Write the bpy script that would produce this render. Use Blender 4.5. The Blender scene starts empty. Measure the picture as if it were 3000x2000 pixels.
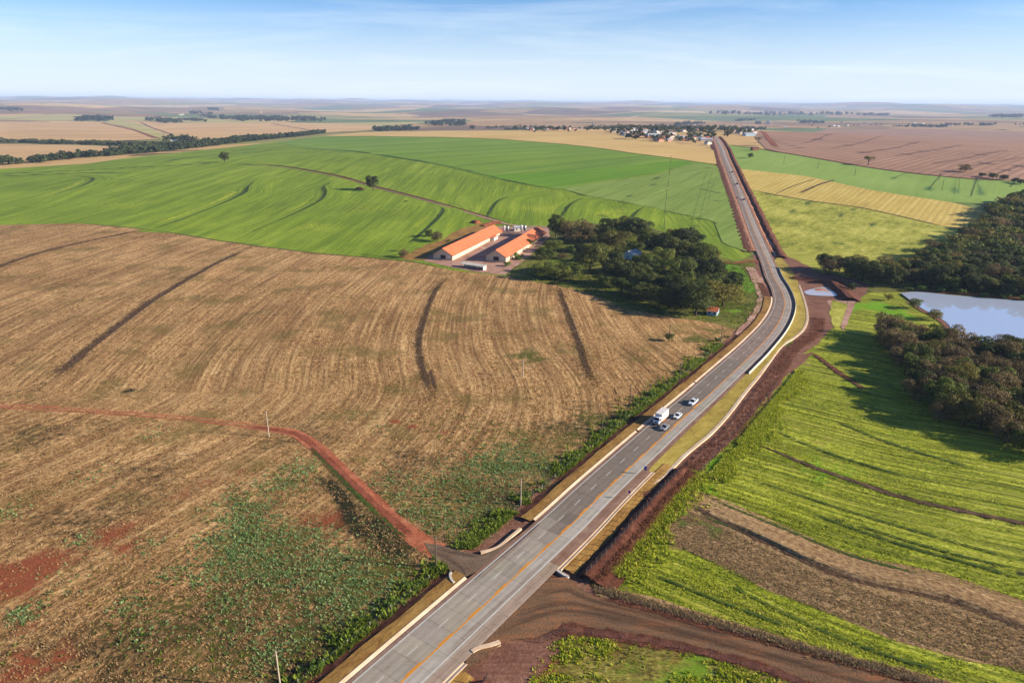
import bpy, bmesh, math, random
import numpy as np
from mathutils import Matrix, Vector
from mathutils.geometry import delaunay_2d_cdt
from mathutils.kdtree import KDTree
random.seed(7); rng = np.random.default_rng(11)
SC = bpy.context.scene; COL = SC.collection
R = math.radians

# ------------------------------------------------------------------ camera, sky, sun, exposure
CAM_H = 100.0
PITCH = math.atan2(1000 - 299, 2000.0); ROLL = math.atan2(26, 3000.0)
SUN_EL = 20.5; SUN_DIR = Vector((math.cos(R(SUN_EL)) * math.cos(R(-7)), math.cos(R(SUN_EL)) * math.sin(R(-7)), math.sin(R(SUN_EL))))
cp, sp, cr, sr = math.cos(PITCH), math.sin(PITCH), math.cos(ROLL), math.sin(ROLL)
cd = bpy.data.cameras.new('camera'); cam = bpy.data.objects.new('camera', cd); COL.objects.link(cam)
cd.sensor_width = 36; cd.lens = 24.0; cd.clip_start = 1.0; cd.clip_end = 120000
rt = Vector((cr, sr * sp, sr * cp)); up = Vector((-sr, cr * sp, cr * cp)); fw = Vector((0, cp, -sp))
cam.matrix_world = Matrix(((rt.x, up.x, -fw.x, 0), (rt.y, up.y, -fw.y, 0), (rt.z, up.z, -fw.z, CAM_H), (0, 0, 0, 1)))
SC.camera = cam
wd = bpy.data.worlds.new('World'); SC.world = wd; wd.use_nodes = True
def build_world():
    nt = wd.node_tree; nd = nt.nodes; nd.clear(); L = nt.links.new
    out = nd.new('ShaderNodeOutputWorld'); bg = nd.new('ShaderNodeBackground'); bg.inputs[1].default_value = 0.0535
    sky = nd.new('ShaderNodeTexSky'); sky.sky_type = 'NISHITA'; sky.sun_disc = False
    sky.sun_elevation = R(SUN_EL); sky.sun_rotation = math.atan2(SUN_DIR.x, SUN_DIR.y)
    sky.altitude = 300; sky.air_density = 1.0; sky.dust_density = 0.0; sky.ozone_density = 4.0
    tc = nd.new('ShaderNodeTexCoord'); sep = nd.new('ShaderNodeSeparateXYZ'); L(tc.outputs['Generated'], sep.inputs[0])
    wb = nd.new('ShaderNodeMix'); wb.data_type = 'RGBA'; wb.blend_type = 'MULTIPLY'; wb.inputs[0].default_value = 1.0; wb.inputs[7].default_value = (.70, .97, 1.31, 1); L(sky.outputs[0], wb.inputs[6])
    # thin cirrus on a flat layer high above: direction / height
    mx = nd.new('ShaderNodeMath'); mx.operation = 'MAXIMUM'; mx.inputs[1].default_value = 0.0; L(sep.outputs[2], mx.inputs[0])
    ad = nd.new('ShaderNodeMath'); ad.operation = 'ADD'; ad.inputs[1].default_value = 0.09; L(mx.outputs[0], ad.inputs[0])
    cb = nd.new('ShaderNodeCombineXYZ')
    for i in (0, 1):
        dv = nd.new('ShaderNodeMath'); dv.operation = 'DIVIDE'; L(sep.outputs[i], dv.inputs[0]); L(ad.outputs[0], dv.inputs[1]); L(dv.outputs[0], cb.inputs[i])
    mp = nd.new('ShaderNodeMapping'); mp.inputs['Rotation'].default_value = (0, 0, R(-9)); mp.inputs['Scale'].default_value = (0.3, 0.5, 1); mp.inputs['Location'].default_value = (2.1, 0.9, 0)
    L(cb.outputs[0], mp.inputs[0])
    n1 = nd.new('ShaderNodeTexNoise'); n1.inputs['Scale'].default_value = 1.35; n1.inputs['Detail'].default_value = 8; n1.inputs['Roughness'].default_value = 0.6; n1.inputs['Distortion'].default_value = 0.8
    L(mp.outputs[0], n1.inputs['Vector'])
    rp = nd.new('ShaderNodeValToRGB'); rp.color_ramp.elements[0].position = 0.5; rp.color_ramp.elements[1].position = 0.8; L(n1.outputs[0], rp.inputs[0])
    ml = nd.new('ShaderNodeMath'); ml.operation = 'MULTIPLY'; ml.inputs[1].default_value = 0.42; L(rp.outputs[0], ml.inputs[0])
    mix = nd.new('ShaderNodeMix'); mix.data_type = 'RGBA'; mix.inputs[7].default_value = (8.2, 9.0, 9.6, 1)
    # the bright veil low in the sky
    vl = nd.new('ShaderNodeMapRange'); vl.inputs[1].default_value = 0.0; vl.inputs[2].default_value = 0.15; vl.inputs[3].default_value = 0.9; vl.inputs[4].default_value = 0.0; vl.interpolation_type = 'SMOOTHSTEP'; L(sep.outputs[2], vl.inputs[0])
    veil = nd.new('ShaderNodeMix'); veil.data_type = 'RGBA'; veil.inputs[7].default_value = (7.0, 7.75, 8.75, 1); L(vl.outputs[0], veil.inputs[0]); L(wb.outputs[2], veil.inputs[6])
    L(ml.outputs[0], mix.inputs[0]); L(veil.outputs[2], mix.inputs[6]); L(mix.outputs[2], bg.inputs[0]); L(bg.outputs[0], out.inputs[0])
build_world()
sd = bpy.data.lights.new('sun', 'SUN'); sd.energy = 5.0; sd.angle = R(0.55); sd.color = (1.0, 0.90, 0.755)
sun = bpy.data.objects.new('sun', sd); COL.objects.link(sun); sun.rotation_euler = SUN_DIR.to_track_quat('Z', 'Y').to_euler()
SC.view_settings.view_transform = 'Standard'; SC.view_settings.look = 'None'; SC.view_settings.gamma = 1.0
SC.view_settings.use_curve_mapping = False; SC.view_settings.exposure = 1.22
SC.cycles.use_denoising = True; SC.cycles.max_bounces = 6; SC.cycles.volume_bounces = 0
SC.cycles.transparent_max_bounces = 6

# ------------------------------------------------------------------ the lie of the land
def sst(a, b, v):
    t = np.clip((v - a) / (b - a), 0, 1); return t * t * (3 - 2 * t)
LAKE = (318.0, 326.0, 112.0, 52.0, -4.6)
BASIN = (183.0, 371.0, 22.0, 15.0, -4.9)
def hgt(x, y):
    x = np.asarray(x, float); y = np.asarray(y, float)
    z = -5.0 * np.exp(-(((x - 235) / 190) ** 2 + ((y - 365) / 150) ** 2))
    pl = np.exp(-((x - 420) / 1050) ** 2)
    z = z + 34 * sst(480, 1120, y) * pl * (1 - sst(1750, 3100, y)) - 14 * sst(1900, 3600, y) - 9 * sst(900, 1700, y) * (1 - pl)
    r = np.hypot(x, y); a = sst(3200, 9000, r)
    w = (np.sin(x / 610 + 1.3) * np.sin(y / 730 + .4) + .8 * np.sin(x / 1130 + y / 1900 + 2) + .7 * np.sin(y / 1310 - x / 2300) + .6 * np.sin(x / 377 + y / 901))
    z = z + a * (15 * w + 62 * sst(5000, 15000, r) * np.maximum(0, np.sin(x / 1700 + 2 * np.sin(y / 4100)) * np.sin(y / 1900 + .7)) + 82 * sst(12000, 30000, r) * (1.15 + .6 * np.sin(x / 1150 + 1 + y / 5200) * np.sin(y / 2700) + .35 * np.sin(x / 520 + y / 3100)))
    z = z + 0.35 * np.sin(x / 47 + y / 90) * np.sin(y / 61 - x / 150) * (1 - a)
    for cx, cy, rx, ry, lv in (LAKE, BASIN):
        d = np.hypot((x - cx) / rx, (y - cy) / ry); k = 1 - sst(1.0, 1.5, d); z = z * (1 - k) + lv * k
    return z
def ray(px, py):
    u = (px / .784 - 1500) / 2000.0; v = (1000 - py / .784) / 2000.0
    u2 = cr * u - sr * v; v2 = sr * u + cr * v
    return np.array([u2, cp + v2 * sp, -sp + v2 * cp])
TT = np.geomspace(50, 70000, 1500)
def at(px, py, lift=0.0):
    """ground point seen at a place of the 2352 x 1568 photograph"""
    d = ray(px, py); z = CAM_H + TT * d[2]; g = hgt(TT * d[0], TT * d[1]) + lift
    k = np.nonzero(z < g)[0]
    k = k[0] if len(k) else len(TT) - 1
    a, b = TT[max(k - 1, 0)], TT[k]
    for _ in range(3):
        q = np.linspace(a, b, 48); k = np.nonzero(CAM_H + q * d[2] < hgt(q * d[0], q * d[1]) + lift)[0]; k = k[0] if len(k) else 47; a, b = q[max(k - 1, 0)], q[k]
    return np.array([b * d[0], b * d[1]])
def ats(pts): return np.array([at(*p) for p in pts])
def P3(px, py): p = at(px, py); return Vector((p[0], p[1], float(hgt(*p))))

# ------------------------------------------------------------------ helpers
def tag(o, label=None, cat=None, group=None, kind=None):
    for k, v in (('label', label), ('category', cat), ('group', group), ('kind', kind)):
        if v: o[k] = v
    return o
def link(name, me, mats=(), parent=None):
    o = bpy.data.objects.new(name, me); COL.objects.link(o)
    if me is not None:
        for m in (mats if isinstance(mats, (list, tuple)) else [mats]):
            if m is not None: me.materials.append(m)
    if parent is not None: o.parent = parent
    return o
def empty(name, loc, rz=0.0):
    o = bpy.data.objects.new(name, None); COL.objects.link(o); o.location = loc; o.rotation_euler = (0, 0, rz); o.empty_display_size = .3
    return o
def mesh_np(name, V, F, smooth=False):
    """V n x 3, F m x k faces with the same k"""
    V = np.asarray(V, np.float32); F = np.asarray(F, np.int32); k = F.shape[1]
    me = bpy.data.meshes.new(name); me.vertices.add(len(V)); me.vertices.foreach_set('co', V.ravel())
    me.loops.add(F.size); me.loops.foreach_set('vertex_index', F.ravel())
    me.polygons.add(len(F)); me.polygons.foreach_set('loop_start', np.arange(0, F.size, k, dtype=np.int32)); 
    if smooth: me.polygons.foreach_set('use_smooth', np.ones(len(F), bool))
    me.update(calc_edges=True); me.validate(); return me
def mesh_py(name, V, F, smooth=False):
    me = bpy.data.meshes.new(name); me.from_pydata([tuple(map(float, v)) for v in V], [], [tuple(f) for f in F]); me.update()
    if smooth: me.polygons.foreach_set('use_smooth', np.ones(len(me.polygons), bool))
    return me
class MB:
    """collects simple shapes into one mesh"""
    def __init__(s): s.V = []; s.F = []; s.MI = []
    def add(s, V, F, mi=0):
        n = len(s.V); s.V += [tuple(v) for v in V]; s.F += [tuple(i + n for i in f) for f in F]; s.MI += [mi] * len(F); return s
    def box(s, x0, x1, y0, y1, z0, z1, mi=0, tx=0, ty=0):
        V = [(x0, y0, z0), (x1, y0, z0), (x1, y1, z0), (x0, y1, z0), (x0 + tx, y0 + ty, z1), (x1 - tx, y0 + ty, z1), (x1 - tx, y1 - ty, z1), (x0 + tx, y1 - ty, z1)]
        return s.add(V, [(3, 2, 1, 0), (4, 5, 6, 7), (0, 1, 5, 4), (1, 2, 6, 5), (2, 3, 7, 6), (3, 0, 4, 7)], mi)
    def tube(s, pts, rad, n=6, mi=0, cap=True):
        pts = [Vector(p) for p in pts]; rad = rad if isinstance(rad, (list, tuple)) else [rad] * len(pts); V = []; F = []
        for i, p in enumerate(pts):
            d = (pts[min(i + 1, len(pts) - 1)] - pts[max(i - 1, 0)]).normalized()
            a = d.orthogonal().normalized() if abs(d.z) < .95 else Vector((1, 0, 0)); a = (a - d * a.dot(d)).normalized(); b = d.cross(a)
            for k in range(n):
                t = 2 * math.pi * k / n; V.append(p + (a * math.cos(t) + b * math.sin(t)) * rad[i])
        for i in range(len(pts) - 1):
            for k in range(n): F.append((i * n + k, i * n + (k + 1) % n, (i + 1) * n + (k + 1) % n, (i + 1) * n + k))
        if cap: F.append(tuple(range(n - 1, -1, -1))); F.append(tuple((len(pts) - 1) * n + k for k in range(n)))
        return s.add(V, F, mi)
    def prism(s, poly, y0, y1, mi=0):
        """poly in (x,z), pushed along y"""
        n = len(poly); V = [(p[0], y0, p[1]) for p in poly] + [(p[0], y1, p[1]) for p in poly]
        F = [tuple(range(n)), tuple(range(2 * n - 1, n - 1, -1))] + [((i + 1) % n, i, i + n, (i + 1) % n + n) for i in range(n)]
        return s.add(V, F, mi)
    def mesh(s, name, smooth=False):
        me = mesh_py(name, s.V, s.F, smooth)
        if any(s.MI): me.polygons.foreach_set('material_index', np.array(s.MI, np.int32))
        return me
    def build(s, name, mats, parent=None, smooth=False): return link(name, s.mesh(name, smooth), mats, parent)
def copy_tree(o, parent=None):
    c = o.copy(); COL.objects.link(c); c.parent = parent
    for ch in list(o.children): copy_tree(ch, c)
    return c
def inside(poly, p):
    x, y = p[:, 0], p[:, 1]; c = np.zeros(len(p), bool); n = len(poly)
    for i in range(n):
        x0, y0 = poly[i]; x1, y1 = poly[(i + 1) % n]
        k = (y0 > y) != (y1 > y)
        with np.errstate(divide='ignore', invalid='ignore'): c ^= k & (x < (x1 - x0) * (y - y0) / (y1 - y0 + 1e-12) + x0)
    return c
def resample(p, step, closed=False):
    p = np.asarray(p, float)
    if closed: p = np.vstack([p, p[:1]])
    s = np.r_[0, np.cumsum(np.hypot(*np.diff(p, axis=0).T))]; n = max(2, int(round(s[-1] / step)) + 1); t = np.linspace(0, s[-1], n)
    q = np.c_[np.interp(t, s, p[:, 0]), np.interp(t, s, p[:, 1])]
    return q[:-1] if closed else q
def catmull(p, sub=8):
    p = np.asarray(p, float); out = []; q = np.vstack([2 * p[0] - p[1], p, 2 * p[-1] - p[-2]])
    for i in range(1, len(q) - 2):
        for t in np.linspace(0, 1, sub, endpoint=False):
            a, b, c, d = q[i - 1], q[i], q[i + 1], q[i + 2]
            out.append(.5 * ((2 * b) + (c - a) * t + (2 * a - 5 * b + 4 * c - d) * t * t + (3 * b - a - 3 * c + d) * t ** 3))
    return np.array(out + [p[-1]])
def polydist(p, line):
    """signed distance (left positive) and run of points p to a polyline"""
    best = np.full(len(p), 1e9); sg = np.zeros(len(p)); al = np.zeros(len(p)); s = 0.0
    for a, b in zip(line[:-1], line[1:]):
        d = b - a; L = np.hypot(*d)
        if L < 1e-9: continue
        t = np.clip(((p - a) @ d) / L ** 2, 0, 1); q = a + t[:, None] * d; di = np.hypot(*(p - q).T); k = di < best
        cr_ = d[0] * (p[:, 1] - a[1]) - d[1] * (p[:, 0] - a[0])
        best = np.where(k, di, best); sg = np.where(k, np.sign(cr_), sg); al = np.where(k, s + t * L, al); s += L
    return best * sg, al
def wob(x, y, k=1.0):
    return (np.sin(x * .9 * k + 1.1 * np.sin(y * .53 * k)) + np.sin(y * 1.1 * k + 2 + 1.3 * np.sin(x * .37 * k)) + np.sin((x + y) * 2.3 * k) * .5) / 2.5
MASKS = ('soil', 'green', 'dark')
def paint(me, V, lists):
    """soft patches of bare soil / green growth / dark growth, with some painted light and shade, kept per vertex"""
    m = np.zeros((len(V), 4), np.float32); m[:, 3] = 1
    for ci, key in enumerate(MASKS):
        for it in lists.get(key, []):
            if it[0] == 'line':
                d, _ = polydist(V[:, :2], it[1]); v = np.exp(-(d / it[2]) ** 2) * it[3]
            else:
                px, py, r, s = it; c = at(px, py); el = 1.0
                dx = V[:, 0] - c[0]; dy = V[:, 1] - c[1]; ang = np.arctan2(dy, dx); rr = r * (1 + .35 * np.sin(3 * ang + px) + .2 * np.sin(5 * ang + py))
                v = np.exp(-(np.hypot(dx, dy) / rr) ** 2) * s
            m[:, ci] = np.maximum(m[:, ci], v)
    at_ = me.attributes.new('mask', 'FLOAT_COLOR', 'POINT'); at_.data.foreach_set('color', m.ravel())
def sheet(name, poly, mat, off=.03, res=8.0, zf=None, edge=None, masks=None, rowline=None, rowang=None, kind='structure', label=None, cat=None, jag=0.0, parent=None):
    """a piece of ground: polygon in metres, triangulated and laid on the land"""
    poly = np.asarray(poly, float); b = resample(poly, edge or res, True)
    if jag: b = b + jag * np.c_[wob(b[:, 0], b[:, 1], .35), wob(b[:, 1], b[:, 0], .31)]
    lo = b.min(0); hi = b.max(0); nx = int((hi[0] - lo[0]) / res) + 1; ny = int((hi[1] - lo[1]) / (res * .87)) + 1
    gx, gy = np.meshgrid(np.arange(nx), np.arange(ny)); g = np.c_[(lo[0] + (gx + .5 * (gy % 2)) * res).ravel(), (lo[1] + gy * res * .87).ravel()]
    g = g[inside(b, g)]
    if len(g):
        kd = KDTree(len(b))
        for i_, q_ in enumerate(b): kd.insert((q_[0], q_[1], 0), i_)
        kd.balance(); g = g[np.array([kd.find((x_, y_, 0))[2] for x_, y_ in g]) > res * .55]
    v = np.vstack([b, g]) if len(g) else b; n = len(b)
    r = delaunay_2d_cdt([tuple(q) for q in v], [(i, (i + 1) % n) for i in range(n)], [], 1, 1e-4)
    V = np.array([(q[0], q[1]) for q in r[0]]); F = np.array([f for f in r[2] if len(f) == 3])
    z = (hgt(V[:, 0], V[:, 1]) + off) if zf is None else zf(V)
    V3 = np.c_[V, z]
    A = V[F[:, 1]] - V[F[:, 0]]; B = V[F[:, 2]] - V[F[:, 0]]; fl = (A[:, 0] * B[:, 1] - A[:, 1] * B[:, 0]) < 0; F[fl] = F[fl][:, ::-1]
    me = mesh_np(name, V3, F, True)
    if len(me.vertices) == len(V3):
        if masks is not None: paint(me, V3, masks)
        if rowline is not None: ro, al = polydist(V, rowline)
        else:
            a = rowang or 0.0; ro = V[:, 0] * -math.sin(a) + V[:, 1] * math.cos(a); al = V[:, 0] * math.cos(a) + V[:, 1] * math.sin(a)
        t = me.attributes.new('row', 'FLOAT_VECTOR', 'POINT'); t.data.foreach_set('vector', np.c_[ro, al, 0 * al].astype(np.float32).ravel())
    return tag(link(name, me, mat, parent), label, cat, kind=kind)
def sweep(name, line, prof, mat, parent=None, base=None, kind=None, step=None, jitter=0.0, closed_ends=False, smooth=False, label=None, cat=None):
    """profile [(offset to the right, height)] swept along a ground polyline; prof may be a function of the run"""
    L = resample(line, step) if step else np.asarray(line, float)
    t = np.gradient(L, axis=0); t /= np.hypot(*t.T)[:, None]; nrm = np.c_[t[:, 1], -t[:, 0]]
    s = np.r_[0, np.cumsum(np.hypot(*np.diff(L, axis=0).T))]
    pr0 = prof(0) if callable(prof) else prof; m = len(pr0); V = []; F = []
    for i in range(len(L)):
        pr = prof(s[i]) if callable(prof) else prof
        for k, (o, z) in enumerate(pr):
            oo = o + (jitter * float(wob(s[i] * .7 + 13 * k, k * 7.3, .5)) if jitter else 0); q = L[i] + nrm[i] * oo
            V.append((q[0], q[1], float(hgt(q[0], q[1])) + z + (.35 * jitter * float(wob(s[i] * 1.7, k * 3.3 + 5, .7)) if jitter and 0 < k < m - 1 else 0)))
    for i in range(len(L) - 1):
        for k in range(m - 1): F.append((i * m + k, i * m + k + 1, (i + 1) * m + k + 1, (i + 1) * m + k))
    if closed_ends: F.append(tuple(range(m - 1, -1, -1))); F.append(tuple((len(L) - 1) * m + k for k in range(m)))
    me = mesh_py(name, V, F, smooth)
    return tag(link(name, me, mat, parent), label, cat, kind=kind)

# ------------------------------------------------------------------ materials
def lin(c):
    f = lambda v: v / 12.92 if v <= .04045 else ((v + .055) / 1.055) ** 2.4
    return tuple(.80 * f(v / 255.0) for v in c) + (1.0,)
class G:
    def __init__(s, name, rough=.9, spec=.25):
        s.m = bpy.data.materials.new(name); s.m.use_nodes = True; s.nt = s.m.node_tree; s.b = s.nt.nodes['Principled BSDF']
        s.b.inputs['Roughness'].default_value = rough; s.b.inputs['Specular IOR Level'].default_value = spec
    def n(s, t): return s.nt.nodes.new(t)
    def L(s, a, b): s.nt.links.new(a, b)
    def co(s): 
        t = s.n('ShaderNodeTexCoord'); return t.outputs['Object']
    def attr(s, name, out='Vector'): t = s.n('ShaderNodeAttribute'); t.attribute_name = name; return t.outputs[out]
    def map(s, v, scale=(1, 1, 1), rot=0, loc=(0, 0, 0)):
        t = s.n('ShaderNodeMapping'); t.inputs['Scale'].default_value = scale; t.inputs['Rotation'].default_value = (0, 0, rot); t.inputs['Location'].default_value = loc; s.L(v, t.inputs[0]); return t.outputs[0]
    def noise(s, v, scale, det=3, rough=.55, dist=0, w=None):
        t = s.n('ShaderNodeTexNoise'); t.inputs['Scale'].default_value = scale; t.inputs['Detail'].default_value = det; t.inputs['Roughness'].default_value = rough; t.inputs['Distortion'].default_value = dist
        s.L(v, t.inputs['Vector']); return t.outputs[0]
    def math(s, op, a, b=None, c=None, clamp=False):
        t = s.n('ShaderNodeMath'); t.operation = op; t.use_clamp = clamp
        for i, v in enumerate((a, b, c)):
            if v is None: continue
            if isinstance(v, (int, float)): t.inputs[i].default_value = v
            else: s.L(v, t.inputs[i])
        return t.outputs[0]
    def ramp(s, f, stops, interp='LINEAR'):
        t = s.n('ShaderNodeValToRGB'); e = t.color_ramp.elements; t.color_ramp.interpolation = interp
        while len(e) < len(stops): e.new(.5)
        for i, (p, c) in enumerate(stops): e[i].position = p; e[i].color = c if len(c) == 4 else lin(c)
        s.L(f, t.inputs[0]); return t.outputs[0]
    def mix(s, f, a, b, mode='MIX'):
        t = s.n('ShaderNodeMix'); t.data_type = 'RGBA'; t.blend_type = mode
        for i, v in ((0, f), (6, a), (7, b)):
            if isinstance(v, (int, float)): t.inputs[i].default_value = v
            elif isinstance(v, tuple): t.inputs[i].default_value = v if len(v) == 4 else lin(v)
            else: s.L(v, t.inputs[i])
        return t.outputs[2]
    def rng(s, v, a, b, c=0.0, d=1.0):
        t = s.n('ShaderNodeMapRange'); t.inputs[1].default_value = a; t.inputs[2].default_value = b; t.inputs[3].default_value = c; t.inputs[4].default_value = d; s.L(v, t.inputs[0]); return t.outputs[0]
    def bump(s, hgt_, strength=.5, dist=.1):
        t = s.n('ShaderNodeBump'); t.inputs['Strength'].default_value = strength; t.inputs['Distance'].default_value = dist; s.L(hgt_, t.inputs['Height']); s.L(t.outputs[0], s.b.inputs['Normal'])
    def col(s, c):
        if isinstance(c, tuple): s.b.inputs['Base Color'].default_value = c if len(c) == 4 else lin(c)
        else: s.L(c, s.b.inputs['Base Color'])
        return s.m
def plain(name, c, rough=.7, spec=.3, var=.12, scale=1.5, metal=0.0):
    g = G(name, rough, spec); g.b.inputs['Metallic'].default_value = metal
    n = g.noise(g.co(), scale, 4); a = lin(c); lo = tuple(v * (1 - var) for v in a[:3]) + (1,); hi = tuple(min(1, v * (1 + var)) for v in a[:3]) + (1,)
    return g.col(g.ramp(n, [(.3, lo), (.7, hi)]))
def field(name, stops, rows=0.0, period=3.0, rowcol=None, soil=None, green=None, dark=None, big=60.0, fine=.5, fs=.35, bs=.35, ms=.3, stretch=5.0, bump=.6, contrast=1.0, bumpd=.25, patch=None, ns=.3, nsc=2.2, band=None):
    """crop or stubble: broad, middle and straw-sized variation along the rows, plus bare / green / dark patches"""
    g = G(name, .95, .1); co = g.co(); rw = g.attr('row')
    nb = g.noise(co, 1 / big, 4, .6); nm = g.noise(g.map(rw, (1 / period, 1 / (period * stretch), 1)), 1.0, 3, .6)
    nf = g.noise(g.map(rw, (1 / fine, 1 / (fine * 2.2), 1)), 1.0, 4, .7)
    f = g.math('ADD', g.math('MULTIPLY', g.math('SUBTRACT', nb, .5), bs * 2.2), g.math('MULTIPLY', g.math('SUBTRACT', nm, .5), ms * 2.2))
    n2 = g.noise(g.map(rw, (1 / nsc, 1 / (nsc * 1.8), 1)), 1.0, 6, .75)
    f = g.math('ADD', f, g.math('ADD', g.math('MULTIPLY', g.math('SUBTRACT', nf, .5), fs * 2.6), g.math('MULTIPLY', g.math('SUBTRACT', n2, .5), ns * 2.6))); f = g.math('ADD', g.math('MULTIPLY', f, contrast), .5, clamp=True)
    c = g.ramp(f, stops)
    if band:
        nbd = g.noise(g.map(rw, (1 / band[0], 1 / (band[0] * 22), 1)), 1.0, 4, .62); c = g.mix(g.rng(nbd, .44, .64, 0, band[2]), c, band[1])
        nl = g.noise(g.map(rw, (1 / 1.1, 1 / 60, 1)), 1.0, 2, .5); c = g.mix(g.rng(nl, .52, .66, 0, band[3]), c, tuple(v * .55 for v in lin(band[1])[:3]) + (1,)); c = g.mix(g.rng(nl, .46, .34, 0, band[3]), c, band[4])
    if rows:
        sx = g.n('ShaderNodeSeparateXYZ'); g.L(rw, sx.inputs[0])
        wv = g.math('SINE', g.math('ADD', g.math('MULTIPLY', sx.outputs[0], 2 * math.pi / period), g.math('MULTIPLY', nb, 5.0)))
        k = g.math('MULTIPLY', g.rng(g.math('ADD', wv, g.math('MULTIPLY', nm, 1.4)), .6, 1.6), rows, clamp=True); c = g.mix(k, c, rowcol)
    if patch:
        np_ = g.noise(co, 1 / patch[0], 5, .65); c = g.mix(g.rng(np_, patch[1], patch[1] + .12, 0, patch[3]), c, patch[2])
    if soil or green or dark:
        sp_ = g.n('ShaderNodeSeparateColor'); g.L(g.attr('mask', 'Color'), sp_.inputs[0]); nn = g.noise(co, .45, 5, .7)
        for ch, cc, gain in ((2, dark, .9), (1, green, 1.0), (0, soil, 1.1)):
            if cc:
                k = g.math('ADD', sp_.outputs[ch], g.math('MULTIPLY', g.math('SUBTRACT', nn, .5), 1.1 if ch != 0 else .8)); k = g.rng(k, .32, .62); k = g.math('MULTIPLY', k, g.rng(sp_.outputs[ch], .05, .3), clamp=True)
                c = g.mix(k, c, g.ramp(nf, [(.25, tuple(v * .62 for v in lin(cc)[:3]) + (1,)), (.75, tuple(min(1, v * 1.35) for v in lin(cc)[:3]) + (1,))]))
    g.bump(g.math('ADD', nf, nm), bump, bumpd)
    return g.col(c)
def leafmat(name, a, b, c2=None, trans=.12, rnd=.5):
    g = G(name, .75, .25); oi = g.n('ShaderNodeObjectInfo'); n = g.noise(g.co(), .45, 3); ge = g.n('ShaderNodeNewGeometry')
    f = g.math('ADD', g.math('ADD', g.math('MULTIPLY', oi.outputs['Random'], rnd), g.math('MULTIPLY', g.attr('tint', 'Fac'), rnd)), g.math('ADD', g.math('MULTIPLY', n, .5 * (1 - rnd)), g.math('MULTIPLY', ge.outputs['Random Per Island'], .75 * (1 - rnd))), clamp=True)
    stops = [(.1, a), (.75, b)] + ([(1.0, c2)] if c2 else [])
    m = g.col(g.ramp(f, stops)); g.b.inputs['Subsurface Weight'].default_value = 0
    tr = g.n('ShaderNodeBsdfTranslucent'); g.L(g.b.inputs['Base Color'].links[0].from_socket, tr.inputs[0]); mx = g.n('ShaderNodeMixShader'); mx.inputs[0].default_value = trans
    out = g.nt.nodes['Material Output']; g.L(g.b.outputs[0], mx.inputs[1]); g.L(tr.outputs[0], mx.inputs[2]); g.L(mx.outputs[0], out.inputs[0])
    return m
def tuftmat(name, stops):
    g = G(name, .85, .15); t = g.attr('tint', 'Fac'); m = g.col(g.ramp(t, stops))
    tr = g.n('ShaderNodeBsdfTranslucent'); g.L(g.b.inputs['Base Color'].links[0].from_socket, tr.inputs[0]); mx = g.n('ShaderNodeMixShader'); mx.inputs[0].default_value = .45
    g.L(g.b.outputs[0], mx.inputs[1]); g.L(tr.outputs[0], mx.inputs[2]); g.L(mx.outputs[0], g.nt.nodes['Material Output'].inputs[0]); return m

M = {}
M['stubble'] = field('stubble', [(.12, (42, 28, 15)), (.32, (118, 84, 46)), (.52, (182, 138, 86)), (.72, (220, 178, 120)), (.94, (250, 218, 162))],
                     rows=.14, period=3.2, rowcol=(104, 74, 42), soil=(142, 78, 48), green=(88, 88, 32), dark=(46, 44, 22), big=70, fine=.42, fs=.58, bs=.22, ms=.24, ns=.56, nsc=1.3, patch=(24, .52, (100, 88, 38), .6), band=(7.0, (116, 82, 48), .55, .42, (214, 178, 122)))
M['stubble_r'] = field('stubble_right', [(.08, (60, 44, 28)), (.35, (128, 98, 64)), (.6, (178, 144, 98)), (.95, (222, 192, 142))], rows=.2, period=2.5, rowcol=(92, 66, 44), big=50, fine=.5, fs=.6, bs=.18, ms=.2, ns=.55, nsc=.8, green=(96, 112, 40), dark=(60, 46, 34), band=(4.0, (110, 80, 54), .4, .3, (206, 172, 126)))
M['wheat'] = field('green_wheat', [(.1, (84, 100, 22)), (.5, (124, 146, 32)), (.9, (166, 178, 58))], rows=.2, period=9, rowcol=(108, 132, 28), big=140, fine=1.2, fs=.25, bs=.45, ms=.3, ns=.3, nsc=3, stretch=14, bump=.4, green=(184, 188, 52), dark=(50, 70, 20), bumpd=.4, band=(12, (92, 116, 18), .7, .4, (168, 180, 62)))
M['wheat_far'] = field('green_wheat_far', [(.1, (94, 116, 30)), (.5, (122, 148, 42)), (.9, (152, 170, 66))], rows=.25, period=14, rowcol=(90, 126, 50), big=220, fine=1.5, fs=.08, bs=.35, ms=.2, ns=.1, nsc=6, stretch=20, bump=.2, green=(150, 172, 76), dark=(54, 82, 34), band=(26, (84, 118, 30), .75, .3, (156, 180, 84)))
M['wheat_rich'] = field('green_wheat_rich', [(.1, (78, 110, 20)), (.5, (100, 138, 26)), (.9, (124, 154, 42))], rows=.2, period=16, rowcol=(70, 114, 36), big=160, fine=1.5, fs=.08, bs=.35, ms=.2, ns=.1, nsc=6, stretch=20, bump=.2)
M['wheat_pale'] = field('green_wheat_pale', [(.1, (102, 122, 46)), (.5, (130, 150, 64)), (.9, (154, 170, 86))], rows=.2, period=8, rowcol=(106, 132, 64), big=120, fine=1.4, fs=.1, bs=.3, ms=.2, ns=.14, nsc=4, stretch=14, bump=.25, dark=(58, 80, 34), band=(14, (104, 126, 44), .7, .3, (174, 188, 104)))
M['wheat_dark'] = field('green_wheat_dark', [(.1, (38, 52, 18)), (.5, (60, 80, 28)), (.9, (96, 116, 42))], big=40, fine=1.0, fs=.3, bs=.3, ms=.2, ns=.3, stretch=4, bump=.3)
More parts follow.
